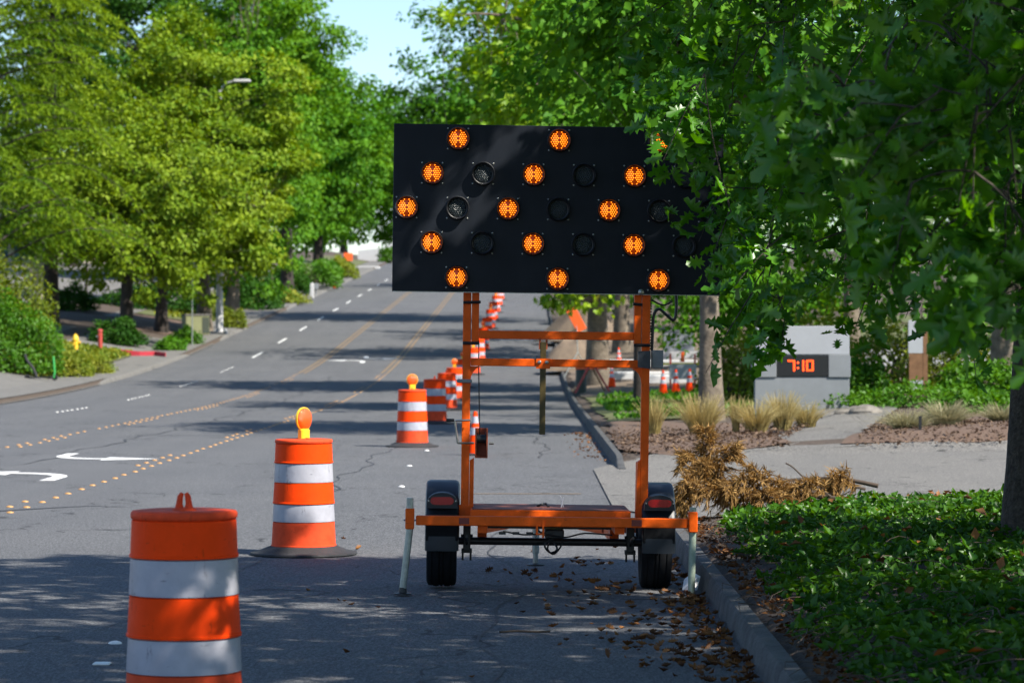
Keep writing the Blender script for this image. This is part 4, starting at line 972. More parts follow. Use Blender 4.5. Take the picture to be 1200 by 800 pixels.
T('sycamore_tree', 'large sunlit sycamore with broad yellow-green leaves above the board', at(703, 100), 100., 16, 9.6, (6.0, 5.0, 6.6), .36, 'leaf_sycamore', 330, 62, .27, T_MAPLE, 'bark_light', 23, 1.0, grp=GR, cx=.2)
T('sycamore_tree', 'sycamore further up the hill behind the large sunlit one', 4.2, 131., 16, 10., (6.2, 6.0, 6.6), .34, 'leaf_bright', 300, 60, .26, T_RHOMB, 'bark_light', 24, 1.1, grp=GR)
T('maple_tree', 'deep green roadside tree up the hill past the earth heap', 2.6, 172., 20, 12.5, (6.8, 6.5, 9.2), .36, 'leaf_mid', 380, 66, .30, seed=25, cl_r=1.2, grp=GR, cx=-2.5)
T('maple_tree', 'roadside tree near the crest on the right', 4.5, 235., 18, 12., (7.5, 7.5, 8.5), .34, 'leaf_bright', 260, 60, .36, seed=26, cl_r=1.4, grp=GR)
T('maple_tree', 'leafy tree behind the clock sign and hedge shrubs', 9.5, 88., 12, 8., (5.5, 5.0, 5.2), .26, 'leaf_bright', 260, 60, .23, seed=27, grp=GR, bark='bark_light')
T('maple_tree', 'leafy tree right of the notice board beyond the lawn', 15.5, 78., 12, 7.5, (5.2, 5.0, 5.5), .28, 'leaf_mid', 260, 60, .22, seed=28, grp=GR, bark='bark_light')
T('maple_tree', 'broad tree far back beyond the utility cabinet', 9., 150., 16, 9., (7., 7., 8.), .34, 'leaf_mid', 280, 60, .32, seed=29, cl_r=1.3, grp=GR)
T('maple_tree', 'tree with low pale trunk between notice board and oak', 11.0, 68.5, 11, 7.6, (4.2, 4.2, 4.4), .30, 'leaf_mid', 190, 60, .21, seed=30, grp=GR, bark='bark_light')
T('maple_tree', 'far tree closing the view at the top of the hill', -11.5, 415., 30, 17., (9.5, 9, 13), .5, 'leaf_dark', 300, 55, .6, seed=31, cl_r=1.8, grp=GR)
T('maple_tree', 'far tree right of the crest behind the board top', -2., 395., 30, 16., (9.5, 9, 12), .5, 'leaf_mid', 280, 55, .6, seed=32, cl_r=1.8, grp=GR)
T('maple_tree', 'far tree behind the pale retaining wall at the crest', -25., 405., 26, 13., (9., 9, 11.5), .5, 'leaf_mid', 300, 55, .6, seed=33, cl_r=1.9, grp=GR)
T('maple_tree', 'low far tree between the crest and the sky gap', -17., 440., 30, 15., (10., 9, 13.), .5, 'leaf_mid', 300, 55, .6, seed=34, cl_r=1.9, grp=GR)
T('maple_tree', 'broad leafy tree beyond the hedge row on the right', 20., 118., 15, 8.5, (7., 6., 7.5), .34, 'leaf_mid', 300, 60, .30, seed=35, cl_r=1.3, grp=GR)
T('maple_tree', 'bushy tree at the right end of the hedge row', 29., 125., 15, 8., (7., 6., 7.5), .34, 'leaf_bright', 280, 60, .32, seed=36, cl_r=1.3, grp=GR)
# left side
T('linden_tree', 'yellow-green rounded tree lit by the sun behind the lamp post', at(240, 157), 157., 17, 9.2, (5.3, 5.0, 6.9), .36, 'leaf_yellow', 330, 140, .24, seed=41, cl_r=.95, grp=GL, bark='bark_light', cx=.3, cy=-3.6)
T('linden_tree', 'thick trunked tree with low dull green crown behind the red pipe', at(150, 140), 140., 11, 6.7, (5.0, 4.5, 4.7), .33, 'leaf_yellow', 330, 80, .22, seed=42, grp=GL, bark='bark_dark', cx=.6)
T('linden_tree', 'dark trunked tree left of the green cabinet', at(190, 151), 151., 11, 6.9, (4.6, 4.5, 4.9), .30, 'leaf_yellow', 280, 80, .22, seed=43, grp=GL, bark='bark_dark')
T('maple_tree', 'fresh green tree overhanging the pavement past the lamp post', at(272, 172), 172., 22, 12., (5.2, 5.5, 10.), .36, 'leaf_bright', 300, 125, .28, seed=44, cl_r=1.05, grp=GL, bark='bark_light', cx=.4)
T('maple_tree', 'tall green tree by the far clipped hedge', at(335, 212), 212., 26, 15.5, (5.6, 6.5, 12.), .40, 'leaf_bright', 290, 120, .32, seed=45, cl_r=1.2, grp=GL, cx=-.6)
T('maple_tree', 'tall green tree standing over the far yellow hydrant', at(373, 244), 244., 20, 11., (6.0, 6.5, 8.), .40, 'leaf_mid', 270, 100, .36, seed=46, cl_r=1.3, grp=GL, cx=.4)
T('maple_tree', 'farthest left tree just below the crest of the street', -20.5, 292., 20, 11., (6., 7., 9.), .4, 'leaf_bright', 280, 60, .42, seed=47, cl_r=1.5, grp=GL)
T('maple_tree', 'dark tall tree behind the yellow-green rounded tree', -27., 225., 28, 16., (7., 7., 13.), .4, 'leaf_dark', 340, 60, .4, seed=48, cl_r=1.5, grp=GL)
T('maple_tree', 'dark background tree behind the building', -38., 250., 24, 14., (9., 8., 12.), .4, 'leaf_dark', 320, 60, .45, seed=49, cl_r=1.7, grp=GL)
T('small_tree', 'slender young tree in the car park behind the yellow hydrant', at(100, 165), 165., 6, 4.6, (1.9, 1.9, 1.7), .09, 'leaf_dark', 70, 60, .2, seed=50, cl_r=.6, grp=GL)

# cedar with tiers of drooping boughs
def cedar(name, lab, x, y, h, R, seed, ycap=None):
    rng = np.random.default_rng(seed); pr = random.Random(seed); z0 = G(x, y); root = empty(name, (x, y, z0)); tag(root, lab, 'tree', GL); inv = Vector((x, y, z0))
    mb = trunk_mesh((x, y, z0), z0+h, .34, .05, (0, 0), seed); pos = []; tips = []; nrm = []; size = []; tint = []
    nb = 96
    for i in range(nb):
        t = (i+.5)/nb; z = z0+2.6+(h-3.)*t; az = i*2.39996+rng.normal()*.25
        L = R*(1.06-.78*t)*(.78+.35*rng.random()); rise = .20*(1-t)+.12; dirv = np.array((cos(az), sin(az), 0)); prev = np.array((x, y, z)); pts = [prev]; bt = rng.random()
        for s in range(1, 11):
            f = s/10; p = np.array((x, y, z))+dirv*L*f+np.array((0, 0, L*(rise*sin(f*2.2)-.34*f**2.2)))
            pts.append(p)
        mb.tube(pts, [max(.008, .055*(1-t*.6)*(1-k/10.5)) for k in range(11)], 5, False)
        perp = np.array((-sin(az), cos(az), 0))
        for s in range(2, 21):       # side branchlets, flat and hanging at the tips
            f = s/20; q = int(f*10); p = pts[min(q, 10)]*(1-(f*10-q))+pts[min(q+1, 10)]*(f*10-q)
            for sd in (-1, 1):
                bl = (.32*L*(1-f)*.8+.38)*(.7+.6*rng.random()); bd = perp*sd*.85+dirv*.62+np.array((0, 0, -.12)); bd /= np.linalg.norm(bd)
                m = int(9+bl*16)
                fr = rng.random(m); a = p+bd*(bl*fr)[:, None]+np.array((0, 0, -1.))*(.26*bl*fr**2)[:, None]
                dd = bd*.7+rng.normal(size=(m, 3))*.55+np.array((0, 0, -.38)); pos.append(a); tips.append(dd); nrm.append(np.array((0, 0, 1.))+rng.normal(size=(m, 3))*.5)
                size.append(.16+.16*rng.random(m)); tint.append(np.clip(.15*bt+.25*rng.random(m)+.75*(fr*f)**.9-.05, 0, 1))
    o = mb.build('trunk', 'bark_dark', root, 60); o.matrix_parent_inverse = Matrix.Translation(-inv)
    c = scatter('crown', (T_NEEDLE[0]*np.array((1.7, 1, 1)), T_NEEDLE[1]), np.concatenate(pos), np.concatenate(nrm), np.concatenate(tips), np.concatenate(size), 'needle_cedar', root, seed, np.concatenate(tint)); c.matrix_parent_inverse = Matrix.Translation(-inv)
cedar('cedar_tree', 'conifer with tiers of drooping light green boughs behind the clipped hedge', at(-30, 122), 122., 25., 8.9, 61)
cedar('cedar_tree', 'second conifer standing behind the drooping one, mostly hidden', at(60, 146), 146., 22., 5.6, 62)

def bush(name, lab, x, y, rad, leaf, n, size, seed, tmpl=T_RHOMB, cat='shrub', grp=None, box=False, stems=True):
    rng = np.random.default_rng(seed); z0 = G(x, y); root = empty(name, (x, y, z0)); tag(root, lab, cat, grp)
    u = unit(rng, n)
    if box: u = np.sign(u)*np.abs(u)**.45
    u[:, 2] = np.abs(u[:, 2])
    lump = 1+.13*np.sin(u[:, 0]*7+seed)+.10*np.sin(u[:, 1]*8+u[:, 2]*6+seed)+.05*np.sin(u[:, 0]*17+u[:, 2]*15)
    if box: lump = 1+.05*(lump-1)/.13
    r = (1-.35*rng.random(n)**1.7)
    P = u*(r*lump)[:, None]*np.array(rad)+rng.normal(size=(n, 3))*.05
    P[:, 2] = np.maximum(P[:, 2], .02)
    nrm = u*.8+np.array((0, 0, .5))+unit(rng, n)*.7; tip = unit(rng, n)*.8+u*.5+np.array((0, 0, .1))
    tint = np.clip(.5+.3*np.sin(P[:, 0]*4+P[:, 2]*5)*.6+.45*(rng.random(n)-.5), 0, 1)
    scatter('foliage', tmpl, P, nrm, tip, size*(.7+.6*rng.random(n)), leaf, root, seed, tint)
    mb = MB(); pr = random.Random(seed)
    for k in range(9): mb.tube([(pr.uniform(-.15, .15)*rad[0], pr.uniform(-.15, .15)*rad[1], -.05), (pr.uniform(-.4, .4)*rad[0], pr.uniform(-.4, .4)*rad[1], rad[2]*.4), (pr.uniform(-.75, .75)*rad[0], pr.uniform(-.7, .7)*rad[1], rad[2]*.72)], [.035, .02, .008], 5, False)
    mb.build('stem', 'twig', root)
    return root
GS = 'shrubs on the left verge'; GS2 = 'shrubs around the clock sign'
bush('hedge', 'large bright green rounded hedge at the left driveway', at(8, 109), 109., (1.85, 1.5, 2.55), 'leaf_hedge', 11000, .12, 71, cat='hedge')
bush('shrub', 'olive shrub rising behind the large bright hedge', at(5, 118), 117., (2.0, 1.6, 4.0), 'leaf_shrub', 7000, .15, 72, grp=GS)
bush('shrub', 'loose yellowish shrub between the hedge and the yellow hydrant', at(82, 111.), 111.2, (.9, .8, .75), 'weed', 2600, .10, 73, grp=GS)
bush('shrub', 'low reddish green shrub below the red pipe', at(112, 115), 114.6, (.85, .7, .62), 'weed', 2200, .09, 74, grp=GS)
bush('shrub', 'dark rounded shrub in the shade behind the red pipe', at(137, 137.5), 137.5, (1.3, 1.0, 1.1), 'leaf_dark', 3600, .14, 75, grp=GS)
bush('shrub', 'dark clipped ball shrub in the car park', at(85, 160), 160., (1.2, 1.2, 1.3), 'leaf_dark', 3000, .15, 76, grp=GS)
bush('shrub', 'small green shrub at the foot of the thin sign pole', at(218, 143), 143., (.7, .6, .7), 'leaf_hedge', 1500, .13, 77, grp=GS)
bush('shrub', 'small shrub at the end of the red kerb', at(200, 137.), 137., (.65, .6, .55), 'leaf_mid', 1300, .12, 78, grp=GS)
bush('shrub', 'leafy shrub beside the foot of the lamp post', at(272, 161), 161., (.8, .7, .95), 'leaf_shrub', 1600, .14, 79, grp=GS)
bush('hedge', 'far clipped hedge with flat top along the pavement', at(362, 232), 232., (2.6, 5., 2.0), 'leaf_hedge', 7000, .22, 80, cat='hedge', box=True)
bush('hedge', 'darker lower hedge end beside the white short post', at(343, 216), 216., (1.3, 2., 1.35), 'leaf_dark', 3000, .2, 81, cat='hedge', box=True)
bush('shrub', 'yellowish low shrub by the far yellow hydrant', at(333, 199), 199., (1.5, 1.5, .8), 'weed', 1800, .18, 82, grp=GS)
bush('shrub', 'reddish brown shrub past the far clipped hedge', at(396, 262), 262., (1.6, 3, 1.6), 'leaf_shrub', 2000, .25, 83, grp=GS)
bush('shrub', 'dark shade shrub behind the trunks near the cabinet', at(175, 170), 170., (3.0, 1.5, 1.4), 'leaf_dark', 4000, .18, 84, grp=GS)
bush('shrub', 'dark shade shrub under the trees past the lamp post', at(300, 188), 188., (1.6, 3., 2.2), 'leaf_dark', 4000, .2, 85, grp=GS)
for k, (pxx, yy, rx, rz, lf, lab) in enumerate(((1040, 71., 1.1, 1.9, 'leaf_shrub', 'large airy shrub between the clock sign and notice board'), (1105, 72., 1.2, 1.5, 'leaf_shrub', 'airy shrub just right of the notice board'), (1008, 70., .7, .9, 'leaf_hedge', 'low bright shrub at the right end of the clock sign'),
      (1150, 66., 1.1, .75, 'leaf_hedge', 'low bright green shrub at the foot of the pale trunk'), (1190, 58., 1.0, .7, 'leaf_hedge', 'low leafy ground shrub beside the oak trunk'), (862, 72., .9, 1.6, 'leaf_shrub', 'yellow-green shrub between the maple and the clock sign'), (1075, 62.5, 1.6, .40, 'leaf_hedge', 'low mat of green leaves in front of the notice board'),
      (1140, 54., .7, .40, 'leaf_hedge', 'small bright green plant between two mounded grass tufts'), (905, 80., 1.2, 1.2, 'leaf_mid', 'green shrub hidden behind the left end of the clock sign'), (1220, 75., 1.6, 1.9, 'leaf_shrub', 'tall shrub behind the oak trunk'), (965, 84., 1.3, 2.2, 'leaf_shrub', 'tall yellowish shrub rising behind the clock sign'))):
    bush('shrub', lab, at(pxx, yy), yy, (rx, rx*.9, rz), lf, 2600, .11 if rz > .5 else .09, 90+k, grp=GS2)
bush('hedge', 'long dark hedge row closing the lawn behind the notice board', 15., 112., (10., 1.6, 3.4), 'leaf_mid', 9000, .26, 110, cat='hedge', box=True)
bush('hedge', 'hedge row behind the works area beyond the cabinet', 8.5, 168., (6., 1.6, 3.4), 'leaf_mid', 6000, .3, 111, cat='hedge', box=True)
# low retaining wall behind the lawn
o = MB().box(-.2, 9, -.15, .15, -.2, .75, .01).build('garden_wall', 'wall_grey'); o.location = (8.5, 106., G(9, 106)); tag(o, 'low pale garden wall behind the shrubs and clock sign', 'wall')
# lawn grass near the dark trunk (ground cover)
rng = np.random.default_rng(5); n = 9000
X_ = 1.9+rng.random(n)*7.; Y_ = 63+rng.random(n)*24; keep = (np.sin(X_*1.3+Y_*.4)+np.sin(Y_*.7+2)+rng.normal(size=n)*.6) > -.3; X_ = X_[keep]; Y_ = Y_[keep]
Z_ = np.array([G(a, b) for a, b in zip(X_, Y_)])+.03
P = np.stack([X_, Y_, Z_], 1); o = scatter('ground_cover', T_RHOMB, P, unit(rng, len(P))+np.array((0, 0, .6)), unit(rng, len(P))*.5+np.array((0, 0, .8)), .14*(.6+.8*rng.random(len(P))), 'leaf_hedge', None, 5)
tag(o, 'patchy green ground cover on the verge around the dark trunk', 'ground cover', kind='stuff')
# grass and weeds of the left verge
n = 9000; Y_ = np.concatenate([108.5+rng.random(n//2)*24, 165+rng.random(n//2)*70]); X_ = XL-2.2-rng.random(n)*3.2
P = np.stack([X_, Y_, np.array([G(a, b) for a, b in zip(X_, Y_)])+.02], 1)
o = scatter('verge_weeds', T_RHOMB, P, unit(rng, n), unit(rng, n)*.5+np.array((0, 0, .8)), .20*(.5+.9*rng.random(n)), 'weed', None, 6); tag(o, 'rough grass and weeds along the left pavement', 'weeds', kind='stuff')

# ------------------------------------------------------------------ ivy bank, litter, dead branch
rng = np.random.default_rng(9); n = 95000
Y_ = 10.5+rng.random(n)*20.2; X_ = 1.5+rng.random(n)*8.2
edge = 1.57+.016*(Y_-12)+.07*np.sin(Y_*2.1)+.05*np.sin(Y_*5.3+1)+.04*np.sin(Y_*11.)
far = 29.4-.4*np.sin(X_*1.3)-.3*np.sin(X_*3.1)-1.8*np.exp(-(X_-1.6)/.45)
thin = np.sin(X_*2.3+Y_*.9)+np.sin(Y_*1.7-X_)+.7*np.sin(X_*5.1+Y_*3.3)
keep = (X_ > edge+rng.normal(size=n)*.03) & (Y_ < far) & (X_ < .166*Y_+4.6) & ((thin > -1.55) | (rng.random(n) < .22))
X_, Y_ = X_[keep], Y_[keep]; n = len(X_)
hh = .03+.10*rng.random(n)*np.clip((X_-1.6)/.25, .25, 1)+.05*(np.sin(X_*4+Y_*2)+np.sin(Y_*3.1))*.5*np.clip((X_-1.6)/.4, 0, 1)
P = np.stack([X_, Y_, np.array([side_r(a, b) for a, b in zip(X_, Y_)])+np.maximum(.01, hh)], 1)
nr = unit(rng, n)*.55+np.array((0, -.15, .9)); tp_ = unit(rng, n)*.9+np.array((-.1, 0, -.15))
o = scatter('ivy', T_IVY, P, nr, tp_, .066*(.35+1.0*rng.random(n)), 'leaf_ivy', None, 9, np.clip(.5+.22*np.sin(X_*3+Y_*1.7)+.5*(rng.random(n)-.5), 0, 1)**1.0)
tag(o, 'dense ivy covering the bank beside the right kerb', 'ivy', kind='stuff')
mbr = MB(); rr_ = random.Random(12)
for k in range(190):
    y0 = rr_.uniform(11.5, 28); x0 = rr_.uniform(1.42, 1.9) if k % 3 else rr_.uniform(1.9, min(4, .166*y0)); a = rr_.uniform(0, 6.28); L_ = rr_.uniform(.15, .5); pts = []
    for i in range(5):
        f = i/4; x_ = x0+cos(a+f*.9)*L_*f; y_ = y0+sin(a+f*.9)*L_*f; x_ = max(x_, 1.30); pts.append((x_, y_, (side_r(x_, y_) if x_ > 1.42 else .15)+.03+.05*sin(pi*f)+(.07 if x0 > 1.9 else 0)))
    mbr.tube(pts, [.004, .0035, .003, .0025, .0015], 4, False)
o = mbr.build('ivy_runners', 'twig'); tag(o, 'thin brown ivy stems trailing over the bank edge', 'stems', kind='stuff')
# fallen leaves in the gutter and under the trailer
def gauss_patch(cx, cy, sx, sy, k): return np.stack([rng.normal(cx, sx, k), rng.normal(cy, sy, k)], 1)
Q = [np.stack([1.25-np.abs(rng.normal(0, .11, 260)), 13.+rng.random(260)*12.5], 1)]
for (pxx, pyy, sx, k) in ((632, 672, .14, 70), (680, 660, .13, 40), (700, 690, .22, 80), (660, 708, .2, 50), (740, 690, .25, 90), (700, 660, .1, 40), (760, 745, .25, 90), (790, 720, .2, 140), (810, 705, .10, 160), (730, 735, .2, 40), (830, 780, .2, 120), (795, 765, .22, 120), (845, 745, .10, 80), (800, 650, .08, 60), (720, 640, .15, 30), (655, 640, .3, 22)):
    d = F*CH/(pyy-400); Q.append(gauss_patch((pxx-VPX)*d/F, d, sx, sx*2.1, int(k*(.45 if pxx > 750 else .26))))
Q.append(np.stack([-2.5+rng.random(26)*3.6, 12+rng.random(26)*16], 1)); Q.append(np.stack([XR-.05-np.abs(rng.normal(0, .2, 120)), 46+rng.random(120)*14], 1))
Q = np.concatenate(Q); Q = Q[(Q[:, 0] < XR-.03)]; n = len(Q)
P = np.stack([Q[:, 0], Q[:, 1], np.full(n, .004)+.022*rng.random(n)**2], 1)
o = scatter('fallen_leaves', T_DRY, P, np.array((0, 0, 1.))+rng.normal(size=(n, 3))*.55, unit(rng, n)*np.array((1, 1, .2)), .072*(.35+.8*rng.random(n)), 'leaf_fallen', None, 3, rng.random(n)**1.4)
tag(o, 'dry brown fallen leaves gathered along the gutter and under the trailer', 'leaves', kind='stuff')
# needle litter and twigs on the dirt strip and ivy
n = 1300; Y_ = 11+rng.random(n)*19.5; X_ = 1.48+np.abs(rng.normal(0, .13, n)); P = np.stack([X_, Y_, np.array([side_r(a, b) for a, b in zip(X_, Y_)])+.012+.02*rng.random(n)], 1)
o = scatter('bank_litter', T_CURL, P, np.array((0, 0, 1.))+rng.normal(size=(n, 3))*.6, unit(rng, n)*np.array((1, 1, .3)), .055*(.3+.9*rng.random(n)), 'leaf_fallen', None, 4, (rng.random(n)**2)*.6)
tag(o, 'brown leaf and twig litter on the bare strip behind the kerb', 'litter', kind='stuff')
n = 160; Y_ = 12+rng.random(n)*17; X_ = 1.9+rng.random(n)*3; P = np.stack([X_, Y_, np.array([side_r(a, b) for a, b in zip(X_, Y_)])+.15+.02*rng.random(n)], 1)
o = scatter('ivy_litter', T_CURL, P, np.array((0, 0, 1.))+rng.normal(size=(n, 3))*.5, unit(rng, n)*np.array((1, 1, .3)), .10*(.4+.8*rng.random(n)), 'leaf_fallen', None, 8)
tag(o, 'scattered brown oak leaves caught on the ivy', 'leaves', kind='stuff')
# chip litter of the mulch beds
n = 8000; X_ = 1.45+rng.random(n)*10; Y_ = 45.75+np.abs(rng.normal(0, 4.0, n)); P = np.stack([X_, Y_, np.array([G(a, b) for a, b in zip(X_, Y_)])+.075], 1)
ok = (np.abs(X_-(4.55+.16*(Y_-46))) > .55); P = P[ok]; n = len(P)
o = scatter('mulch_chips', T_CURL, P, np.array((0, 0, 1.))+rng.normal(size=(n, 3))*.4, unit(rng, n)*np.array((1, 1, .3)), .07*(.3+.9*rng.random(n)), 'bark_chip', None, 12)
tag(o, 'loose bark chips over the mulch beds by the driveway', 'mulch', kind='stuff')
# paper scrap and stick
pz = MB().add([(-.06, 0, .0), (.05, -.02, .0), (.075, .01, .10), (.02, .03, .13), (-.045, .03, .075), (.01, -.03, .06)], [(0, 1, 5), (1, 2, 5), (2, 3, 5), (3, 4, 5), (4, 0, 5)]).build('paper_scrap', 'paper'); pz.location = (1.20, 22.0, .012); tag(pz, 'crumpled white paper scrap in the gutter by the right jack', 'litter')
sm_ = pz.modifiers.new('thickness', 'SOLIDIFY'); sm_.thickness = .003
d = F*CH/(742-400); st = MB().tube(spline([(-.16, -.02, .010), (-.05, .01, .014), (.06, -.01, .011), (.16, .02, .010)], 4), [.007]*13, 6).build('stick', 'twig', None, 60); st.location = ((615-VPX)*d/F, d, .002); tag(st, 'dark broken stick lying on the shaded asphalt', 'stick')
# dead conifer branch lying at the bank's far end
def dead_branch():
    x, y = 1.75, 28.6; z0 = G(x, y); root = empty('dead_conifer_branch', (x, y, z0)); tag(root, 'fallen brown conifer branch with dead needles at the end of the ivy', 'branch')
    rng = np.random.default_rng(77); pr = random.Random(77); mb = MB(); pos = []; tips = []; nrm = []; sz = []; inv = Vector((x, y, z0))
    axes = [([(2.95, 28.6, .34), (2.4, 28.7, .38), (2.0, 28.7, .32), (1.78, 28.6, .52), (1.72, 28.6, .78), (1.70, 28.6, 1.0)], 1.), ([(2.1, 28.7, .32), (1.9, 28.5, .5), (1.66, 28.4, .68)], .7), ([(2.3, 28.7, .34), (2.0, 28.4, .44), (1.55, 28.3, .40), (1.45, 28.3, .26)], .8), ([(2.5, 28.7, .36), (2.35, 28.5, .5), (2.15, 28.4, .62)], .5), ([(2.0, 28.7, .32), (1.75, 28.3, .42), (1.5, 28.2, .52)], .7), ([(2.9, 28.6, .36), (2.7, 28.5, .48), (2.5, 28.4, .40)], .5), ([(2.2, 28.6, .30), (2.25, 28.3, .38), (2.45, 28.1, .32)], .6), ([(1.8, 28.6, .55), (1.6, 28.6, .72), (1.52, 28.6, .74)], .5), ([(1.75, 28.6, .6), (1.88, 28.5, .76), (1.98, 28.5, .80)], .5)]
    axes += [([(3.3, 29.2, .40), (3.0, 29.1, .46), (2.7, 29.0, .44), (2.45, 28.9, .40)], .7), ([(3.2, 29.2, .42), (3.05, 29.0, .54), (2.95, 28.9, .50)], .5), ([(2.8, 28.9, .38), (2.55, 28.6, .42), (2.3, 28.4, .40)], .6), ([(1.95, 28.6, .40), (1.62, 28.4, .58), (1.52, 28.3, .50), (1.46, 28.3, .34)], .7), ([(2.3, 28.6, .36), (2.05, 28.3, .52), (1.9, 28.2, .46)], .6)]
    for ax, k in axes:
        A = spline(ax, 8); mb.tube(A, [.022*k*(1-.8*i/len(A)) for i in range(len(A))], 6, False)
        for i in range(3, len(A)):
            p = np.array(A[i]); t = np.array(A[i])-np.array(A[i-1]); t /= np.linalg.norm(t)+1e-6
            for s in range(4):
                d = np.cross(t, rng.normal(size=3)); d /= np.linalg.norm(d)+1e-6; d = d*.75+t*.65+np.array((0, 0, -.32)); L = (.08+.16*rng.random())*(1.1-.45*i/len(A)); m = 22
                fr = rng.random(m); a = p+d*(L*fr)[:, None]; a[:, 2] = np.maximum(a[:, 2], z0+.06)
                pos.append(a); tips.append(d*.9+rng.normal(size=(m, 3))*.42+np.array((0, 0, -.3))); nrm.append(rng.normal(size=(m, 3))); sz.append(.05+.05*rng.random(m))
                mb.tube([p, p+d*L], [.0035, .0015], 3, False)
    o = mb.build('branch', 'twig', root); o.matrix_parent_inverse = Matrix.Translation(-inv)
    c = scatter('needles', (T_NEEDLE[0]*np.array((1.0, 1, 1)), T_NEEDLE[1]), np.concatenate(pos), np.concatenate(nrm), np.concatenate(tips), np.concatenate(sz), 'needle_dead', root, 7); c.matrix_parent_inverse = Matrix.Translation(-inv)
dead_branch()
b_ = MB().tube(spline([(2.3, 29.5, .55), (2.8, 29.6, .58), (3.1, 29.5, .585), (3.45, 29.4, .52)], 6), [.012+.012*(i/18) for i in range(19)], 7, True)
b_.tube(spline([(2.75, 29.6, .58), (2.62, 29.5, .70), (2.55, 29.5, .74)], 4), [.008]*9, 5).tube(spline([(2.6, 29.5, .57), (2.3, 29.5, .66), (2.18, 29.5, .66)], 4), [.006]*9, 5)
o = b_.build('bare_branch', 'twig', None, 60); o.location = (0, 0, -.1); tag(o, 'long bare branch lying across the far edge of the ivy', 'branch')

# ------------------------------------------------------------------ left-hand street things
def hydrant(x, y, lab, rz=0.):
    z = G(x, y); r = empty('fire_hydrant', (x, y, z), rz); tag(r, lab, 'hydrant', 'yellow fire hydrants')
    part(MB().lathe([(.17, -.05), (.17, .03), (.12, .05), (.115, .10)], 20), 'foot_flange', 'white_paint', r)
    part(MB().lathe([(.112, .10), (.112, .50), (.15, .51), (.15, .55), (.135, .56)], 20), 'barrel', 'hydrant_yellow', r, 40)
    part(MB().lathe([(.135, .56), (.13, .62), (.10, .70), (.055, .75), (.03, .76), (.03, .80), (.0, .805)], 20), 'bonnet', 'hydrant_yellow', r, 40)
    for s in (-1, 1): part(MB().lathe([(.055, .10), (.055, .17), (.065, .17), (.065, .21), (.025, .215), (.025, .235)], 14, (0, 0, .42), 'x') if s > 0 else MB().lathe([(.055, -.10), (.055, -.17), (.065, -.17), (.065, -.21), (.025, -.215), (.025, -.235)][::-1], 14, (0, 0, .42), 'x'), 'nozzle', 'hydrant_yellow', r, 40)
    part(MB().lathe([(.075, .10), (.075, .18), (.085, .18), (.085, .23), (.03, .235)], 14, (0, 0, .36), 'y'), 'pumper_nozzle', 'hydrant_yellow', r, 40)
hydrant(at(88, 128), 128., 'yellow fire hydrant on a white foot beside the large hedge')
hydrant(at(344, 203), 203., 'small far yellow fire hydrant before the dark hedge end')
x, y = at(117, 131), 131.
rp = empty('red_standpipe', (x, y, G(x, y))); tag(rp, 'red fire department standpipe right of the yellow hydrant', 'pipe')
part(MB().lathe([(.10, -.1), (.10, .88), (.12, .89), (.12, .94), (.09, .98), (.05, 1.0), (.0, 1.0)], 16), 'pipe', 'pipe_red', rp, 40); part(MB().lathe([(.05, .09), (.05, .18), (.06, .18), (.06, .21)], 12, (0, 0, .74), 'y'), 'outlet', 'pipe_red', rp); part(MB().lathe([(.04, -.16), (.04, -.09)], 12, (0, 0, .66), 'x'), 'outlet', 'sheet_white', rp)
# red kerb round the car park entry
kr = MB()
xs = [at(p_, q_) for p_, q_ in ((130, 128.5), (160, 130.5), (186, 133), (203, 133.5))]; ys_ = [131.5, 131.5, 131.7, 130.5]
for i in range(3):
    a, b = (xs[i], ys_[i]), (xs[i+1], ys_[i+1]); za, zb = G(*a), G(*b)
    kr.add([(a[0], a[1], za-.1), (b[0], b[1], zb-.1), (b[0], b[1]+.25, zb-.1), (a[0], a[1]+.25, za-.1), (a[0], a[1], za+.2), (b[0], b[1], zb+.2), (b[0], b[1]+.25, zb+.2), (a[0], a[1]+.25, za+.2)], [(3, 2, 1, 0), (4, 5, 6, 7), (0, 1, 5, 4), (1, 2, 6, 5), (2, 3, 7, 6), (3, 0, 4, 7)])
o = kr.build('red_kerb', 'kerb_red'); tag(o, 'red painted fire lane kerb in front of the thick trunk', 'kerb')
# green utility cabinet
x, y = at(229, 152.3), 152.3
gc = empty('transformer_cabinet', (x, y, G(x, y)), radians(18)); tag(gc, 'olive green transformer cabinet between the trunks and lamp post', 'cabinet')
part(MB().box(-.62, .62, -.5, .5, .02, .98, .02), 'body', 'cabinet_green', gc); part(MB().box(-.66, .66, -.54, .54, .985, 1.06, .015), 'lid', 'concrete', gc); part(MB().box(.24, .60, -.515, -.502, .1, .9), 'door', 'cabinet_dark', gc); part(MB().box(-.58, .2, -.515, -.502, .1, .9), 'door', 'cabinet_green', gc); part(MB().box(-.7, .7, -.6, .6, -.1, .015), 'pad', 'concrete', gc)
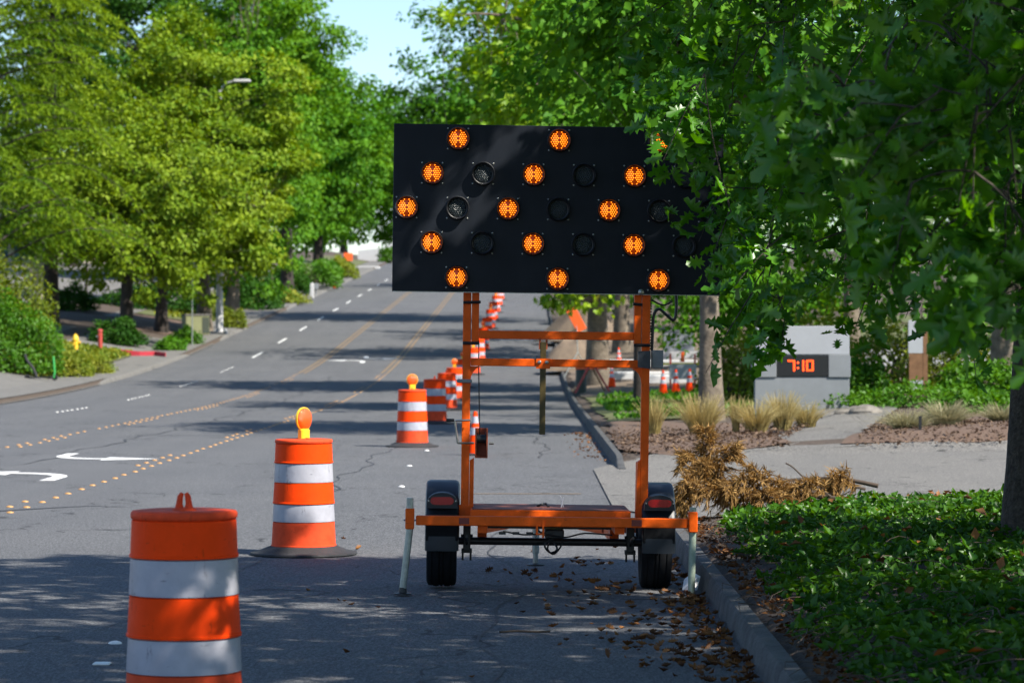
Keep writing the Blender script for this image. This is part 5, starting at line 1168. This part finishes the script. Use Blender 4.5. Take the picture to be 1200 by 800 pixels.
# street lamp
x, y = at(257, 155.8), 155.8; z = G(x, y)
sl_ = empty('street_lamp', (x, y, z)); tag(sl_, 'tall white street lamp pole with an arm over the street', 'street lamp')
part(MB().tube([(0, 0, -.1), (0, 0, 12.6)], [.19, .11], 16), 'pole', 'white_paint', sl_, 40); part(MB().lathe([(.27, -.05), (.27, .06), (.2, .1)], 16), 'base', 'white_paint', sl_); part(MB().tube(spline([(0, 0, 12.4), (.3, -.1, 12.9), (.9, -.3, 13.05)], 5), .05, 8), 'arm', 'white_paint', sl_, 40)
part(MB().box(.75, 1.65, -.45, -.15, 12.98, 13.14, .04), 'lamp_head', 'white_paint', sl_)
o = MB().lathe([(.11, -.05), (.11, .25), (.08, .29), (.0, .30)], 12).build('gas_marker', 'grey_box', None, 40); x, y = at(264, 158), 153.; o.location = (at(264, 153), 153., G(at(264, 153), 153.)); tag(o, 'low grey rounded marker beside the lamp post foot', 'marker')
x, y = at(225, 140.5), 140.5
sp_ = empty('sign_pole', (x, y, G(x, y))); tag(sp_, 'thin grey sign pole in front of the olive cabinet', 'sign'); part(MB().tube([(0, 0, -.1), (0, 0, 4.0)], .032, 8), 'pole', 'galvanised', sp_, 40); part(MB().box(-.23, .23, -.05, -.035, 3.3, 3.95, .005), 'plate', 'sign_white', sp_)
# far small things
x, y = at(365.5, 213), 213.; o = MB().box(-.13, .13, -.13, .13, -.1, 1.0, .03).lathe([(.10, 1.0), (.10, 1.06), (.0, 1.1)], 10).build('marker_post', 'white_paint', None, 40); o.location = (x, y, G(x, y)); tag(o, 'short white marker post at the dark hedge end', 'post')
x, y = at(370, 216), 216.; o = MB().box(-.16, .16, -.15, .15, .5, .95, .03).tube([(0, 0, -.1), (0, 0, .55)], .05, 8).build('mailbox', 'grey_box', None, 40); o.location = (x, y, G(x, y)); tag(o, 'small grey mailbox right of the white marker post', 'mailbox')
place_cone(copy_tree(cone0), at(391, 236), 236., 'tiny far orange cone at the end of the clipped hedge', 'traffic cones').scale = (1.3, 1.3, 1.3)
x, y = at(408, 285), 285.
os_ = empty('work_sign', (x, y, G(x, y))); tag(os_, 'far orange work sign on a post near the crest', 'sign')
part(MB().box(-.42, .42, -.02, .02, 1.0, 1.75, .01), 'panel', 'sign_orange', os_); part(MB().box(-.12, .12, .021, .08, -.1, 1.1), 'post', 'wood_post', os_)
# pale walls and grass bank at the crest
o = MB().prism([(-.2, -.5), (12, -.5), (12, 3.4), (6, 3.2), (2.5, 1.6), (-.2, 1.3)], 0, .4, 'xz').build('retaining_wall', 'white_paint'); o.location = (-18.6, 331., E(331)); tag(o, 'pale sunlit retaining wall at the top of the street', 'wall')
o = MB().box(0, 5.6, -7, 4, -.3, .22, .05).build('crossing_island', 'white_paint'); o.location = (-20.6, 309., E(302)); tag(o, 'pale concrete corner island below the retaining wall', 'island')
bush('grass_bank', 'bright green bank planted in front of the pale wall at the crest', -13.8, 328., (2.4, 2., 1.9), 'leaf_hedge', 3000, .3, 120, cat='bank')
# office building behind the left trees
bl = empty('office_building', (-48., 262., G(-48, 262)), 0.); tag(bl, 'low office building with blue panels and pale columns behind the left trees', 'building')
part(MB().box(-22, 13, 0, 14, -1, 7.5), 'wall', 'wall_cream', bl); part(MB().box(-22.4, 13.4, -.4, 14.4, 7.5, 8.0), 'roof', 'wall_grey', bl)
for k in range(11):
    xx = -21+k*3.
    part(MB().box(xx, xx+2.4, -.06, -.005, .3, 1.5), 'panel', 'wall_blue', bl); wf = part(MB().box(xx, xx+2.4, -.08, -.005, 1.55, 3.1), 'window', 'wall_grey', bl); part(MB().box(xx+.1, xx+2.3, -.09, -.081, 1.65, 3.0), 'pane', 'glass_dark', wf)
    wf = part(MB().box(xx, xx+2.4, -.08, -.005, 4.4, 6.4), 'window', 'wall_grey', bl); part(MB().box(xx+.1, xx+2.3, -.09, -.081, 4.5, 6.3), 'pane', 'glass_dark', wf)
for k in range(4): part(MB().box(-21.5+k*9.5, -20.9+k*9.5, -3.0, -2.4, -1, 3.6), 'column', 'wall_cream', bl)
part(MB().box(-22, 12, -3.2, -.1, 3.6, 3.95), 'canopy', 'wall_grey', bl)
# gate pier
x, y = at(48, 150), 150.
gp = empty('gate_pier', (x, y, G(x, y))); tag(gp, 'cream pier with dark base standing behind the large hedge', 'pier'); part(MB().box(-.55, .4, -.5, .5, .8, 3.4, .02), 'shaft', 'wall_cream', gp); part(MB().box(-.62, .47, -.57, .57, -.2, .795, .02), 'base', 'cabinet_dark', gp)
# kick scooter dropped against the hedge
x, y = at(48, 106.6), 106.6
ks = empty('kick_scooter', (x, y, G(x, y)+.02), radians(6)); tag(ks, 'dark rental kick scooter with a green stem leaning on the hedge', 'scooter')
part(MB().box(-.42, .38, -.07, .07, .09, .14, .02), 'deck', 'steel_black', ks); part(MB().tube([(.44, 0, .1), (.47, .0, .3), (.42, .10, .86)], .035, 8), 'stem', 'scooter_green', ks, 40); part(MB().tube([(.40, -.16, .98), (.40, .32, 1.0)], .018, 8), 'handlebar', 'steel_black', ks)
for xx in (-.5, .47): part(MB().lathe([(.06, -.025), (.11, -.025), (.11, .025), (.06, .025), (.06, -.025)], 18, (xx, 0, .11), 'y'), 'wheel', 'rubber', ks, 40)
part(MB().tube([(-.15, .02, .12), (-.30, .1, .45), (-.52, .2, .72), (-.60, .22, .95)], .05, 6), 'basket_bar', 'rubber', ks)
